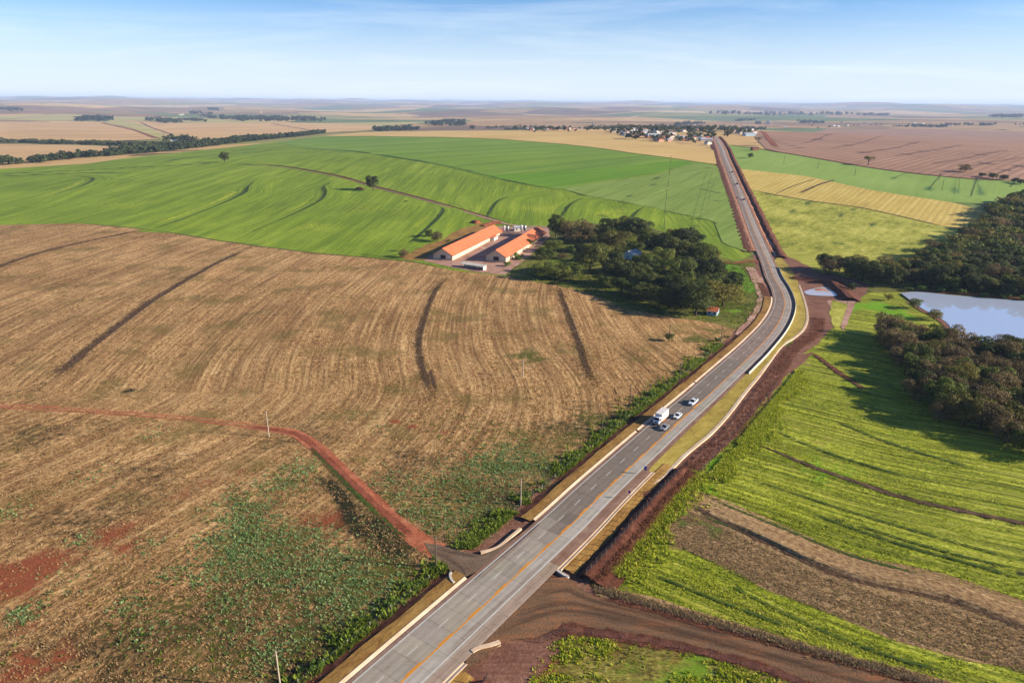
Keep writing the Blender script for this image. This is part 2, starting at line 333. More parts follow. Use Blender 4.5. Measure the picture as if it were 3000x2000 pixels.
M['golden'] = field('golden_field', [(.1, (176, 140, 80)), (.5, (206, 172, 106)), (.9, (224, 192, 128))], rows=.2, period=14, rowcol=(190, 150, 90), big=180, fine=1.5, fs=.1, bs=.35, ms=.2, stretch=25, bump=.2)
M['far_tan'] = field('far_tan_stubble', [(.1, (168, 128, 84)), (.5, (204, 166, 112)), (.9, (224, 190, 136))], rows=.35, period=26, rowcol=(176, 130, 96), big=300, fine=4, fs=.1, bs=.35, ms=.2, ns=.12, nsc=12, stretch=20, bump=.15)
M['far_olive'] = field('far_olive', [(.1, (150, 138, 78)), (.5, (178, 164, 100)), (.9, (200, 184, 124))], rows=.2, period=30, rowcol=(150, 140, 84), big=300, fine=4, fs=.1, bs=.35, ms=.2, ns=.12, nsc=12, stretch=20, bump=.15)
M['yellow_dry'] = field('yellow_dry_field', [(.1, (140, 118, 50)), (.45, (194, 168, 84)), (.9, (228, 204, 126))], rows=.35, period=5.5, rowcol=(150, 122, 58), big=80, fine=1.0, fs=.22, bs=.25, ms=.3, stretch=12, bump=.4)
M['yellow_green'] = field('yellow_green_pasture', [(.08, (84, 92, 28)), (.45, (150, 150, 52)), (.92, (206, 196, 98))], rows=.15, period=7, rowcol=(130, 136, 52), big=45, fine=1.2, fs=.4, bs=.5, ms=.35, ns=.5, nsc=4, stretch=4, bump=.45, dark=(78, 94, 36))
M['green_right'] = field('green_field_right', [(.1, (104, 128, 52)), (.5, (132, 156, 68)), (.9, (158, 176, 92))], rows=.15, period=10, rowcol=(108, 150, 84), big=130, fine=1.5, fs=.1, bs=.35, ms=.2, stretch=14, bump=.25, dark=(74, 112, 56))
M['brown_field'] = field('brown_ploughed_field', [(.1, (120, 88, 70)), (.5, (162, 124, 98)), (.9, (192, 152, 122))], rows=.6, period=11, rowcol=(128, 94, 76), big=160, fine=1.5, fs=.12, bs=.3, ms=.25, stretch=22, bump=.3, dark=(84, 62, 56))
M['crop'] = field('sorghum_rows', [(.08, (50, 54, 8)), (.36, (120, 130, 24)), (.62, (172, 178, 46)), (.95, (222, 214, 108))], rows=.25, period=2.6, rowcol=(66, 76, 18), big=26, fine=.45, fs=.5, bs=.3, ms=.42, ns=.5, nsc=1.2, stretch=9, bump=.7, soil=(150, 116, 80), green=(112, 160, 26), dark=(40, 42, 16), bumpd=.3, band=(3.2, (72, 80, 16), .7, .45, (196, 188, 76)))
M['crop_dull'] = field('weedy_plot', [(.08, (58, 50, 22)), (.36, (108, 98, 42)), (.62, (146, 134, 60)), (.95, (196, 176, 100))], rows=.2, period=2.6, rowcol=(84, 74, 32), big=14, fine=.45, fs=.55, bs=.4, ms=.3, ns=.55, nsc=1.1, soil=(138, 78, 50), green=(110, 136, 34), dark=(50, 46, 22))
M['pasture'] = field('pasture_grass', [(.1, (44, 50, 16)), (.45, (92, 94, 34)), (.9, (150, 140, 66))], big=22, fine=.8, fs=.32, bs=.42, ms=.2, stretch=2, bump=.5, soil=(158, 104, 70), green=(118, 152, 36), dark=(44, 56, 20))
M['verge'] = field('verge_grass', [(.05, (84, 56, 24)), (.45, (142, 104, 52)), (.95, (180, 146, 80))], big=14, fine=.6, fs=.35, bs=.4, ms=.2, stretch=3, bump=.5)
M['verge_green'] = field('verge_green', [(.05, (92, 76, 30)), (.45, (148, 128, 56)), (.95, (186, 166, 84))], big=14, fine=.6, fs=.3, bs=.4, ms=.2, stretch=3, bump=.5)
def soilmat(name, stops, scale=.25, fine=2.2, rutang=None):
    g = G(name, .95, .1); co = g.co(); a = g.noise(co, scale, 5, .62, .4); b = g.noise(co, fine, 5, .7)
    if rutang is not None: a = g.math('ADD', g.math('MULTIPLY', a, .5), g.math('MULTIPLY', g.noise(g.map(co, (.12, 1.1, 1), rutang), 1.0, 4, .6), .5))
    f = g.math('ADD', g.math('MULTIPLY', a, .65), g.math('MULTIPLY', b, .35)); g.bump(g.math('ADD', a, b), .8, .25)
    return g.col(g.ramp(f, stops))
M['red_soil'] = soilmat('red_soil', [(.3, (98, 50, 34)), (.5, (142, 78, 54)), (.72, (176, 110, 82))])
M['brown_soil'] = soilmat('brown_earth', [(.3, (86, 56, 44)), (.5, (126, 86, 68)), (.72, (168, 126, 104))], .16, 1.4, rutang=R(60))
M['dark_soil'] = soilmat('dark_red_soil', [(.3, (56, 30, 22)), (.5, (98, 58, 42)), (.72, (142, 92, 68))], .45, 2.6)
M['track_soil'] = soilmat('track_soil', [(.3, (132, 70, 46)), (.5, (174, 100, 68)), (.72, (208, 140, 102))], .35)
M['pink_soil'] = soilmat('pink_soil', [(.3, (128, 88, 72)), (.5, (172, 132, 112)), (.72, (206, 170, 150))], .12)
M['gravel'] = soilmat('dark_gravel', [(.3, (88, 68, 52)), (.5, (120, 98, 78)), (.72, (152, 130, 108))], .2, 3.0, rutang=R(25))
M['gravel_red'] = soilmat('gravel_with_red_dust', [(.34, (86, 68, 52)), (.5, (116, 88, 64)), (.6, (152, 96, 60)), (.75, (134, 112, 90))], .09, 2.4, rutang=R(32))
M['plough'] = soilmat('plough_soil', [(.3, (84, 60, 54)), (.5, (112, 82, 72)), (.75, (140, 106, 92))], .3, 1.6)
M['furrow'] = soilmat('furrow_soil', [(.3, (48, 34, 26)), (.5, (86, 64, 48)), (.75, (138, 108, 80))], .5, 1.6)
def concrete():
    g = G('concrete_slab', .85, .3); oi = g.n('ShaderNodeObjectInfo'); co = g.co(); gw = g.n('ShaderNodeNewGeometry').outputs['Position']
    a = g.noise(gw, .35, 5, .65); b = g.noise(g.map(gw, (.25, 4, 1), R(-55)), 1.0, 4, .6); st = g.noise(gw, 3.0, 5, .8)
    f = g.math('ADD', g.math('MULTIPLY', a, .5), g.math('ADD', g.math('MULTIPLY', b, .3), g.math('MULTIPLY', st, .2)))
    t = g.ramp(f, [(.3, (.72, .69, .66, 1)), (.5, (1, 1, 1, 1)), (.72, (1.18, 1.17, 1.15, 1))])
    c = g.mix(1.0, oi.outputs['Color'], t, 'MULTIPLY'); g.bump(st, .2, .02); return g.col(c)
M['slab'] = concrete()
def pavement(name, stops):
    g = G(name, .85, .3); gw = g.n('ShaderNodeNewGeometry').outputs['Position']; a = g.noise(gw, .22, 5, .65, .5); b = g.noise(gw, 2.5, 5, .75)
    return g.col(g.ramp(g.math('ADD', g.math('MULTIPLY', a, .65), g.math('MULTIPLY', b, .35)), stops))
M['road_far'] = pavement('road_far', [(.3, (128, 108, 94)), (.5, (158, 138, 122)), (.7, (182, 164, 148))])
M['shoulder'] = pavement('shoulder_dusty', [(.3, (110, 80, 64)), (.5, (140, 108, 88)), (.7, (170, 142, 120))])
M['joint'] = plain('joint_dark', (70, 60, 54))
M['white_paint'] = plain('white_road_paint', (206, 202, 192), .6, .3, .14, .8)
M['yellow_paint'] = plain('yellow_road_paint', (214, 138, 34), .6, .3, .12, .8)
M['gutter'] = pavement('gutter_concrete', [(.3, (186, 150, 116)), (.5, (214, 184, 150)), (.7, (230, 208, 180))])
M['barrier'] = pavement('barrier_concrete', [(.3, (176, 166, 150)), (.5, (200, 190, 174)), (.7, (216, 208, 194))])
M['wood'] = plain('weathered_wood', (96, 84, 72), .9, .1, .25, 4); M['pole'] = plain('concrete_pole', (176, 160, 138), .8, .2, .12, 2); M['steel'] = plain('galvanised_steel', (150, 152, 155), .4, .5, .08, 3, .7)
M['bark'] = plain('bark', (84, 68, 54), .95, .1, .3, 3)
M['leaf_dark'] = leafmat('leaf_dark', (40, 48, 16), (84, 92, 32), (126, 122, 48), .25)
M['leaf_mid'] = leafmat('leaf_mid', (58, 70, 20), (106, 116, 38), (148, 144, 58), .25)
M['leaf_olive'] = leafmat('leaf_olive', (78, 76, 24), (128, 120, 44), (160, 140, 62), .25)
M['leaf_brown'] = leafmat('leaf_brown', (78, 66, 38), (124, 104, 62), (156, 130, 84), .25)
M['leaf_far'] = leafmat('leaf_far', (28, 40, 22), (58, 70, 34), (84, 86, 46), .05)
M['leaf_bush'] = leafmat('leaf_bush', (54, 76, 20), (98, 124, 36), (138, 156, 52))
M['roof'] = None
def rooftile(name, c, lines=.33):
    g = G(name, .8, .2); co = g.co(); n = g.noise(co, .25, 4); n2 = g.noise(g.map(co, (3, .4, 1)), 1.0, 3); a = lin(c)
    f = g.math('ADD', g.math('MULTIPLY', n, .6), g.math('MULTIPLY', n2, .4))
    w = g.n('ShaderNodeTexWave'); w.inputs['Scale'].default_value = 1 / lines; w.bands_direction = 'Y'; g.L(co, w.inputs[0]); g.bump(w.outputs[0], .5, .05)
    return g.col(g.ramp(f, [(.3, tuple(v * .72 for v in a[:3]) + (1,)), (.5, a), (.75, tuple(min(1, v * 1.22) for v in a[:3]) + (1,))]))
M['roof'] = rooftile('orange_roof_tiles', (206, 112, 72)); M['roof_grey'] = rooftile('grey_roof', (168, 172, 176)); M['roof_red'] = rooftile('red_roof', (158, 88, 66)); M['roof_brown'] = rooftile('brown_roof', (120, 92, 80))
M['wall_white'] = plain('white_wall', (226, 218, 204), .8, .2, .06, .6); M['wall_cream'] = plain('cream_wall', (214, 190, 160), .8, .2, .08, .6); M['wall_pink'] = plain('pink_wall', (206, 158, 136), .8, .2, .08, .6); M['wall_blue'] = plain('pale_blue_wall', (168, 192, 204), .8, .2, .06, .6); M['wall_brick'] = plain('brick_wall', (150, 96, 72), .85, .2, .12, 2)
M['dark'] = plain('dark_opening', (34, 32, 32), .6, .3); M['glass'] = plain('dark_glass', (20, 24, 28), .08, .6, .1); M['rubber'] = plain('tyre_rubber', (28, 27, 27), .9, .2)
M['car_white'] = plain('white_car_paint', (226, 228, 230), .25, .5, .02); M['car_silver'] = plain('silver_car_paint', (158, 162, 166), .25, .5, .03, 1, .3); M['car_dark'] = plain('dark_car_paint', (44, 46, 52), .25, .5, .03)
M['truck_box'] = plain('truck_box_white', (222, 214, 202), .5, .4, .04, .8); M['truck_frame'] = plain('orange_truck_frame', (186, 92, 36), .6, .3); M['chrome'] = plain('rim_metal', (170, 172, 176), .3, .5, .05, 1, .8)
M['lamp'] = plain('lamp_glass', (232, 232, 224), .15, .6, .02); M['lamp_red'] = plain('red_lamp', (150, 22, 18), .2, .5)
M['sign_blue'] = plain('blue_sign', (28, 60, 168), .4, .4, .05); M['sign_back'] = plain('sign_grey', (140, 140, 144), .5, .4); M['sign_red'] = plain('red_sign', (190, 40, 36), .4, .4)
def water(name, c, bs):
    g = G(name, .02, .5); g.b.inputs['IOR'].default_value = 1.8; n = g.noise(g.map(g.co(), (1, 2.2, 1)), .8, 4); g.bump(n, bs, .02)
    return g.col(c)
M['water'] = water('lake_water', (178, 188, 206), .08); M['muddy_water'] = water('muddy_water', (196, 186, 184), .03)
M['weed'] = tuftmat('weed_tufts', [(0, (84, 106, 50)), (.5, (136, 164, 94)), (1, (190, 210, 146))])
M['straw'] = tuftmat('straw_tufts', [(0, (110, 82, 50)), (.35, (176, 138, 92)), (.7, (222, 184, 132)), (.84, (140, 122, 62)), (1, (104, 102, 44))])
M['cropleaf'] = tuftmat('crop_leaves', [(0, (96, 114, 16)), (.4, (156, 170, 34)), (.75, (202, 202, 62)), (1, (232, 216, 118))])
M['dry'] = tuftmat('dry_grass', [(0, (110, 90, 58)), (.6, (168, 142, 98)), (1, (204, 178, 132))])
M['brightweed'] = tuftmat('bright_weeds', [(0, (80, 98, 26)), (.5, (124, 142, 42)), (1, (170, 178, 70))])
M['dullgrowth'] = tuftmat('dull_growth', [(0, (70, 54, 34)), (.5, (120, 94, 58)), (.8, (168, 130, 82)), (1, (104, 104, 44))])
M['clod'] = tuftmat('soil_clods', [(0, (90, 54, 38)), (.6, (138, 88, 62)), (1, (184, 132, 98))])
def groundmat():
    g = G('farmland', .95, .1); co = g.co(); wv = g.noise(co, 1 / 900, 3); 
    def vor(sc, out='Color'):
        t = g.n('ShaderNodeTexVoronoi'); t.inputs['Scale'].default_value = sc; g.L(g.map(co, (1, .75, 0), .4), t.inputs['Vector']); return t.outputs[out]
    s = g.n('ShaderNodeSeparateColor'); g.L(vor(1 / 950), s.inputs[0])
    base = g.ramp(s.outputs[0], [(0, (178, 146, 100)), (.22, (202, 170, 116)), (.4, (154, 124, 90)), (.55, (150, 148, 86)), (.68, (112, 130, 74)), (.78, (212, 182, 128)), (.9, (130, 106, 82))], 'CONSTANT')
    n = g.noise(g.map(co, (1 / 14, 1 / 160, 1), .7), 1.0, 4); n2 = g.noise(co, 1 / 240, 5, .6)
    base = g.mix(.35, base, g.ramp(g.math('ADD', g.math('MULTIPLY', n, .5), g.math('MULTIPLY', n2, .5)), [(.3, (110, 84, 70)), (.7, (224, 194, 160))]), 'SOFT_LIGHT')
    wn = g.noise(g.map(co, (1 / 420, 1 / 190, 0), .25), 1.0, 6, .62, .8)                       # scattered woodland far off
    base = g.mix(g.rng(wn, .58, .61, 0, .9), base, (46, 60, 40))
    return g.col(base)
M['ground'] = groundmat()

# ------------------------------------------------------------------ base ground to the horizon
def build_ground():
    def ax(lim_dense, step, lim):
        a = [0.0]
        while a[-1] < lim: a.append(a[-1] + (step if a[-1] < lim_dense else max(step, (a[-1] - lim_dense) * .035 + step)))
        return np.array(a)
    xp = ax(900, 15, 46000); xs = np.r_[-xp[:0:-1], xp]; ys = np.r_[-np.array([400, 200, 100, 50.])[:], ax(1900, 15, 60000)]
    X, Y = np.meshgrid(xs, ys); Z = hgt(X, Y) - .12; nx, ny = len(xs), len(ys)
    i = (np.arange(ny - 1)[:, None] * nx + np.arange(nx - 1)[None]).ravel(); F = np.c_[i, i + 1, i + nx + 1, i + nx]
    tag(link('ground', mesh_np('ground', np.c_[X.ravel(), Y.ravel(), Z.ravel()], F, True), M['ground']), kind='structure')
build_ground()

# ------------------------------------------------------------------ the road line (metres along it = run, left of it = plus)
YL = [(918.8, 1568), (1121, 1381), (1323, 1194.2), (1376, 1140), (1546, 981.2), (1630, 905.2), (1720, 821), (1750, 790), (1778, 757), (1795.5, 727), (1803, 699), (1799, 678), (1788.5, 655), (1775, 633), (1764, 602), (1732, 529), (1706, 463), (1678, 396), (1662, 356), (1648, 323), (1641, 314)]
LIFT = 0.8
c0 = np.array([at(px, py, LIFT) for px, py in YL])
d0 = (c0[2] - c0[0]) / np.hypot(*(c0[2] - c0[0]))
c0 = np.vstack([c0[0] - d0 * 70, c0]); RL = resample(catmull(c0, 10), 2.0)
for _ in range(14): RL[1:-1] = .25 * RL[:-2] + .5 * RL[1:-1] + .25 * RL[2:]
RS = np.r_[0, np.cumsum(np.hypot(*np.diff(RL, axis=0).T))] - 70.0           # run 0 = bottom edge of the photograph
RT = np.gradient(RL, axis=0); RT /= np.hypot(*RT.T)[:, None]; RN = np.c_[-RT[:, 1], RT[:, 0]]
REND = RS[-1]
def rp(s, off):
    """ground point at run s, off metres left of the yellow line"""
    x = np.interp(s, RS, RL[:, 0]); y = np.interp(s, RS, RL[:, 1]); n = np.array([np.interp(s, RS, RN[:, 0]), np.interp(s, RS, RN[:, 1])])
    return np.array([x, y]) + n * off
def run_of(px, py):
    d, al = polydist(np.array([at(px, py, LIFT)]), RL); return al[0] - 70.0, d[0]
def roadz(s):
    """the road runs smoothly: height of its axis"""
    return float(np.interp(s, RS, RZ))
RZ = hgt(RL[:, 0], RL[:, 1]) + LIFT
def wl(s): return 7.0 - 3.4 * float(sst(190, 420, s))                      # left edge line
def wls(s): return 8.0 - 3.0 * float(sst(190, 420, s))                     # left pavement edge
def wrs(s): return -(6.2 - 1.4 * float(sst(45, 80, s)) + .3 * float(sst(400, 500, s)))
def strip(name, s0, s1, prof, mat, step=4.0, parent=None, kind=None, jitter=0.0, label=None, cat=None, smooth=False, ends=False, attrs=False):
    """prof(s) -> [(left offset, height over the road axis land)] laid along the road"""
    n = max(2, int((s1 - s0) / step) + 1); S = np.linspace(s0, s1, n); V = []; F = []; rowv = []
    for i, s in enumerate(S):
        pr = prof(s) if callable(prof) else prof; m = len(pr)
        za = roadz(s) - LIFT
        for k, (o, z) in enumerate(pr):
            oo = o + (jitter * float(wob(s * .31 + 31 * k, k * 9.7 + s * .11, 1.0)) if jitter and k not in () else 0.0)
            q = rp(s, oo); b = za if abs(o) < 9 else za + (float(hgt(*q)) - za) * min(1.0, (abs(o) - 9) / 5.0)
            V.append((q[0], q[1], b + z + (.3 * jitter * float(wob(s * .9, k * 5.1, 1.3)) if jitter and 0 < k < m - 1 else 0.0))); rowv.append((oo, s, 0))
    for i in range(n - 1):
        for k in range(m - 1): F.append((i * m + k, i * m + k + 1, (i + 1) * m + k + 1, (i + 1) * m + k))
    if ends: F += [tuple(range(m)), tuple((n - 1) * m + k for k in range(m - 1, -1, -1))]
    me = mesh_py(name, V, F, smooth); me.flip_normals() if False else None
    t = me.attributes.new('row', 'FLOAT_VECTOR', 'POINT'); t.data.foreach_set('vector', np.array(rowv, np.float32).ravel())
    return tag(link(name, me, mat, parent), label, cat, kind=kind)

# ------------------------------------------------------------------ fields
def PW(pts): return ats(pts)
def build_fields():
    # near left: harvested field, rows run with the terraces
    rowl = catmull(PW([(-300, 2000), (300, 1480), (700, 1180), (900, 1020), (985, 900), (965, 800), (985, 700), (1025, 640), (1090, 560), (1150, 480)]), 8)
    edge = [(-500, 512), (0, 517), (180, 513), (300, 524), (400, 537), (560, 562), (720, 582), (860, 594), (950, 603), (1040, 621), (1150, 633), (1220, 640), (1300, 651), (1360, 668), (1430, 700), (1540, 722), (1640, 731), (1700, 728)]
    poly = list(PW(edge)) + [rp(s, 6.5) for s in (265, 240, 215, 190, 150, 100, 50, 0, -50)] + [at(300, 2100), at(-500, 2100)]
    so = [(55, 1312, 9, .9), (5, 1330, 8, .9), (120, 1300, 6, .7), (262, 1232, 5, .8), (300, 1258, 4, .7), (250, 1215, 4, .6), (745, 1192, 5, .85), (700, 1175, 4, .6), (45, 1535, 5, .8), (140, 1505, 4, .7), (15, 1565, 4, .7), (480, 1110, 7, .42), (430, 1140, 6, .4), (560, 1090, 6, .4), (90, 1150, 7, .4), (330, 1190, 5, .5), (60, 1445, 4, .6), (110, 1420, 4, .5), (1450, 870, 6, .4), (1000, 750, 6, .45), (1090, 860, 6, .45), (1330, 880, 5, .4)]
    so += [('line', PW([(905, 968), (960, 982), (1010, 992), (1075, 1003)]), .7, .9), ('line', PW([(0, 615), (100, 585), (250, 545)]), 3.0, .5), ('line', PW([(130, 872), (250, 780), (420, 662), (570, 582)]), 3.5, .62), ('line', PW([(300, 1195), (420, 1130), (560, 1070)]), 1.6, .55), ('line', PW([(965, 905), (940, 830), (955, 740), (990, 660)]), 2.5, .5), ('line', PW([(1270, 660), (1300, 770), (1330, 860)]), 2.5, .5)]
    gr = [(x, y, r, s) for x, y, r, s in [(560, 1170, 6, .55), (580, 1240, 7, .6), (600, 1300, 6, .6), (650, 1110, 5, .5), (720, 1240, 6, .5), (760, 1300, 7, .6), (830, 1350, 8, .7), (900, 1310, 8, .7), (950, 1330, 7, .7), (880, 1420, 7, .7), (800, 1430, 7, .6), (500, 1310, 7, .5), (420, 1380, 6, .5), (480, 1460, 7, .5), (640, 1400, 7, .5), (700, 1480, 7, .6), (560, 1520, 6, .5), (1150, 1075, 9, .7), (1060, 1110, 9, .6), (980, 1120, 8, .5), (1230, 1070, 9, .7), (1300, 1010, 10, .6), (1100, 1180, 8, .7), (1000, 1200, 8, .6), (900, 1140, 7, .5), (830, 1060, 7, .5), (1370, 960, 9, .6), (1200, 1000, 10, .5), (1210, 815, 9, .7), (1240, 825, 6, .7), (1460, 830, 10, .4), (1350, 740, 8, .6), (1600, 780, 9, .7), (1640, 760, 9, .6), (1560, 860, 8, .6), (900, 900, 9, .4), (760, 960, 10, .45), (560, 900, 12, .4), (330, 960, 10, .45), (60, 905, 9, .5), (1100, 760, 10, .35), (1200, 700, 12, .4), (700, 860, 14, .35), (500, 760, 18, .3), (330, 640, 16, .3)]]
    dk0 = [(500, 1420, 28, 0.54), (300, 1480, 26, 0.52), (700, 1480, 22, 0.60), (650, 1330, 18, 0.60), (900, 1250, 16, 0.56), (1150, 1150, 20, 0.58), (1330, 980, 20, 0.52), (950, 1060, 18, 0.48), (700, 1000, 16, 0.48), (200, 1200, 24, 0.46), (100, 1000, 22, 0.44), (350, 1080, 20, 0.44), (770, 1200, 5, 0.75), (60, 1500, 16, 0.46)]  # broad dark growth, with small side-lit shadows put into the colour
    gr += [(580, 1230, 12, .7), (620, 1290, 12, .7), (760, 1310, 12, .6), (600, 1350, 24, .46), (480, 1520, 22, .46), (300, 1300, 22, .34), (850, 1400, 16, .55), (420, 1450, 20, .36), (760, 1450, 18, .42), (250, 1420, 16, .3), (950, 1180, 18, .4), (1150, 1100, 20, .4), (1300, 1000, 20, .36), (640, 1020, 16, .32), (250, 980, 18, .3), (850, 960, 22, .3), (1050, 940, 20, .3), (1500, 800, 22, .34), (1150, 720, 26, .26), (560, 1500, 16, .36)]
    dk = [(290, 903, 3.0, .9), (305, 892, 2.5, .8), (250, 975, 4, .6), (800, 1340, 7, .6), (1400, 960, 8, .6), (1340, 1000, 9, .6), (1240, 990, 8, .4), (820, 1220, 3, .9), (955, 1375, 6, .5), (740, 1540, 6, .6), (600, 1450, 7, .4), (1180, 1130, 7, .5)]
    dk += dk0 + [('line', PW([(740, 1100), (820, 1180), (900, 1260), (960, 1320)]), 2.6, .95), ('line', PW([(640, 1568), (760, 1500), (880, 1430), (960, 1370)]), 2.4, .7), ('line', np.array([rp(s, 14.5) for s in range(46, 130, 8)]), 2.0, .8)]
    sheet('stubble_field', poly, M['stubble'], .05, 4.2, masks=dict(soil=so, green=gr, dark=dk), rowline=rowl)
    # the green dome beyond
    g = list(PW([(-700, 560), (-700, 412), (-300, 403), (0, 388), (200, 376), (400, 352), (600, 330), (745, 313), (850, 313), (1000, 315), (1150, 320), (1300, 332), (1450, 352), (1600, 372), (1646, 378)]))
    g += [rp(s, 9) for s in np.linspace(run_of(1678, 396)[0], run_of(1762, 600)[0], 12)] + list(PW([(1690, 640), (1660, 760), (1430, 720), (1150, 655), (1000, 640), (560, 590), (180, 540), (0, 545)]))
    rg = PW([(366, 522), (433, 499), (500, 473), (560, 446)]); rd_ = (rg[-1] - rg[0]) / np.hypot(*(rg[-1] - rg[0])); rowg = np.vstack([rg[0] - rd_ * 600, rg, rg[-1] + rd_ * 2500])
    yel = [('line', PW([(560, 540), (640, 505), (715, 465)]), 9, .6), ('line', PW([(370, 510), (470, 478), (545, 440)]), 9, .5), ('line', PW([(90, 455), (170, 428), (205, 412)]), 9, .5), ('line', PW([(960, 520), (1000, 490)]), 8, .5), ('line', PW([(1110, 500), (1125, 470), (1180, 448), (1250, 440)]), 9, .5), ('line', PW([(1280, 490), (1300, 465), (1350, 455)]), 8, .5), ('line', PW([(1430, 505), (1455, 475)]), 8, .4)]  # yellower crop strips, painting the sunlit side of the terrace channels
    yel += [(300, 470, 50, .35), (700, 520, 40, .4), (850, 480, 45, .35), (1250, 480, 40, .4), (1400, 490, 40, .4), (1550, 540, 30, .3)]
    drk = [('line', PW(q), w, .85) for q, w in (([(366, 522), (433, 499), (500, 473), (556, 447), (568, 429)], 2.2), ([(600, 524), (667, 496), (733, 463), (746, 443)], 2.2), ([(133, 446), (187, 429), (217, 413), (200, 407), (160, 406)], 2.4), ([(944, 556), (984, 523), (1011, 496), (1017, 483)], 2.6), ([(1121, 496), (1134, 473), (1151, 459)], 2.4), ([(1291, 496), (1307, 473), (1331, 459)], 2.4), ([(1437, 516), (1457, 493), (1471, 479)], 2.4), ([(0, 400), (160, 393), (320, 384), (500, 376)], 3), ([(0, 405), (200, 397), (300, 397)], 3), ([(700, 342), (790, 346), (857, 354)], 5), ([(380, 370), (480, 358), (640, 344)], 4), ([(1294, 435), (1350, 450), (1450, 466), (1560, 490), (1640, 505)], 1.3), ([(1000, 585), (1100, 600), (900, 575), (820, 583)], 2))]  # shaded terrace faces painted dark, together with other dark field lines
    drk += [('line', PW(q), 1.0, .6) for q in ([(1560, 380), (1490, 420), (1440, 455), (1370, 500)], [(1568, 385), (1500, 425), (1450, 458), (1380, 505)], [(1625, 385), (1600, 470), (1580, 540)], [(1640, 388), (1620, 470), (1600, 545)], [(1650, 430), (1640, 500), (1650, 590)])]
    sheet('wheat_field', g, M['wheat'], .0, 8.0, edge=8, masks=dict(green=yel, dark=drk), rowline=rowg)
    up = PW([(620, 381), (700, 392), (780, 405), (870, 432), (1000, 462), (1130, 497), (1210, 518), (1280, 470), (1240, 436), (1100, 405), (960, 370), (857, 354), (745, 320), (850, 313), (1000, 316), (1150, 321), (1300, 333), (1450, 353), (1600, 373), (1570, 370), (1400, 400), (1250, 433), (1290, 440), (1180, 450), (1130, 480), (1000, 455), (870, 428), (780, 402), (700, 389)])
    far = PW([(857, 355), (700, 341), (640, 328), (745, 314), (850, 314), (1000, 316), (1150, 321), (1300, 333), (1450, 353), (1600, 373), (1645, 379), (1560, 385), (1440, 408), (1290, 437), (1130, 410), (1000, 378)])
    sheet('far_wheat_field', far, M['wheat_far'], .22, 18, edge=12, rowline=PW([(1000, 400), (1600, 345)]), masks=dict(dark=[('line', PW([(857, 356), (1000, 376), (1120, 404), (1250, 434)]), 6, .8), ('line', PW([(1000, 360), (1250, 365), (1500, 362)]), 4, .35)], green=[]))
    sheet('rich_wheat_band', PW([(1110, 403), (1250, 396), (1400, 385), (1560, 370), (1600, 373), (1500, 400), (1400, 412), (1300, 428), (1255, 432)]), M['wheat_rich'], .36, 14, rowline=PW([(1100, 425), (1600, 360)]))
    pale = list(PW([(1292, 434), (1400, 416), (1500, 402), (1600, 376), (1647, 382)])) + [rp(s, 10) for s in np.linspace(run_of(1680, 400)[0], run_of(1755, 580)[0], 8)] + list(PW([(1660, 560), (1640, 508), (1560, 492), (1450, 468), (1350, 451)]))
    sheet('pale_wheat_field', pale, M['wheat_pale'], .3, 12, rowline=PW([(1400, 500), (1640, 400)]), masks=dict(dark=drk[-5:]))
    sheet('golden_field', PW([(745, 313), (850, 304), (1000, 301), (1150, 301), (1280, 303), (1400, 309), (1500, 322), (1600, 337), (1639, 346), (1646, 378), (1600, 372), (1450, 352), (1300, 332), (1150, 320), (1000, 315), (850, 313)]), M['golden'], .45, 22, edge=16, rowline=PW([(1000, 320), (1640, 340)]))
    # right of the road
    sheet('green_field', list(PW([(1668, 332), (1760, 345), (1800, 352), (2000, 386), (2200, 409), (2352, 418), (2700, 440), (2700, 500), (2352, 470), (2190, 466), (2000, 437), (1850, 405), (1696, 388)])), M['green_right'], .25, 14, edge=10, rowline=PW([(1750, 440), (1900, 360)]), masks=dict(dark=[('line', PW(q), 3.0, .7) for q in ([(2040, 415), (2090, 395)], [(2130, 440), (2165, 397)], [(2230, 455), (2245, 405)], [(2320, 430), (2330, 418)])] + [('line', PW(q), 1.0, .6) for q in ([(2190, 455), (2197, 400)], [(2255, 450), (2240, 405)])]))
    sheet('dry_yellow_field', PW([(1696, 388), (1850, 405), (2000, 437), (2190, 466), (2290, 492), (2260, 530), (2170, 521), (1990, 480), (1850, 460), (1725, 437)]), M['yellow_dry'], .25, 8, edge=6, rowline=PW([(1800, 470), (1900, 410)]))
    sheet('yellow_pasture_field', list(PW([(1725, 437), (1850, 460), (1990, 480), (2170, 521), (2300, 545), (2250, 640), (2040, 660), (1900, 640)])) + [rp(s, -11) for s in np.linspace(run_of(1775, 575)[0], run_of(1725, 440)[0], 8)], M['yellow_green'], .12, 8, rowline=PW([(1800, 570), (1950, 470)]), masks=dict(dark=[('line', PW(q), 2.0, .75) for q in ([(1790, 500), (1830, 480), (1865, 462)], [(1905, 515), (1930, 495), (1960, 480)], [(1990, 525), (2030, 498)])] + [(1925, 560, 6, .8), (1810, 560, 6, .6)]))
    bl = PW([(1960, 380), (2100, 350), (2200, 335)])
    sheet('brown_field', PW([(1735, 318), (1730, 303), (1900, 296), (2100, 296), (2352, 303), (2800, 320), (2800, 446), (2352, 418), (2200, 409), (2000, 386), (1800, 352), (1760, 343)]), M['brown_field'], .4, 22, edge=12, rowline=bl, masks=dict(dark=[('line', PW(q), 2.6, .9) for q in ([(1800, 336), (1880, 320), (1940, 308)], [(1900, 344), (1980, 328), (2025, 313)], [(1955, 356), (2060, 340), (2115, 325)], [(2040, 363), (2150, 345), (2210, 333)], [(2130, 380), (2230, 362), (2320, 345)], [(2190, 392), (2300, 370), (2352, 362)], [(2290, 400), (2352, 380)])] + [('line', PW([(1740, 310), (1790, 328), (1850, 345)]), 6, .8)]))
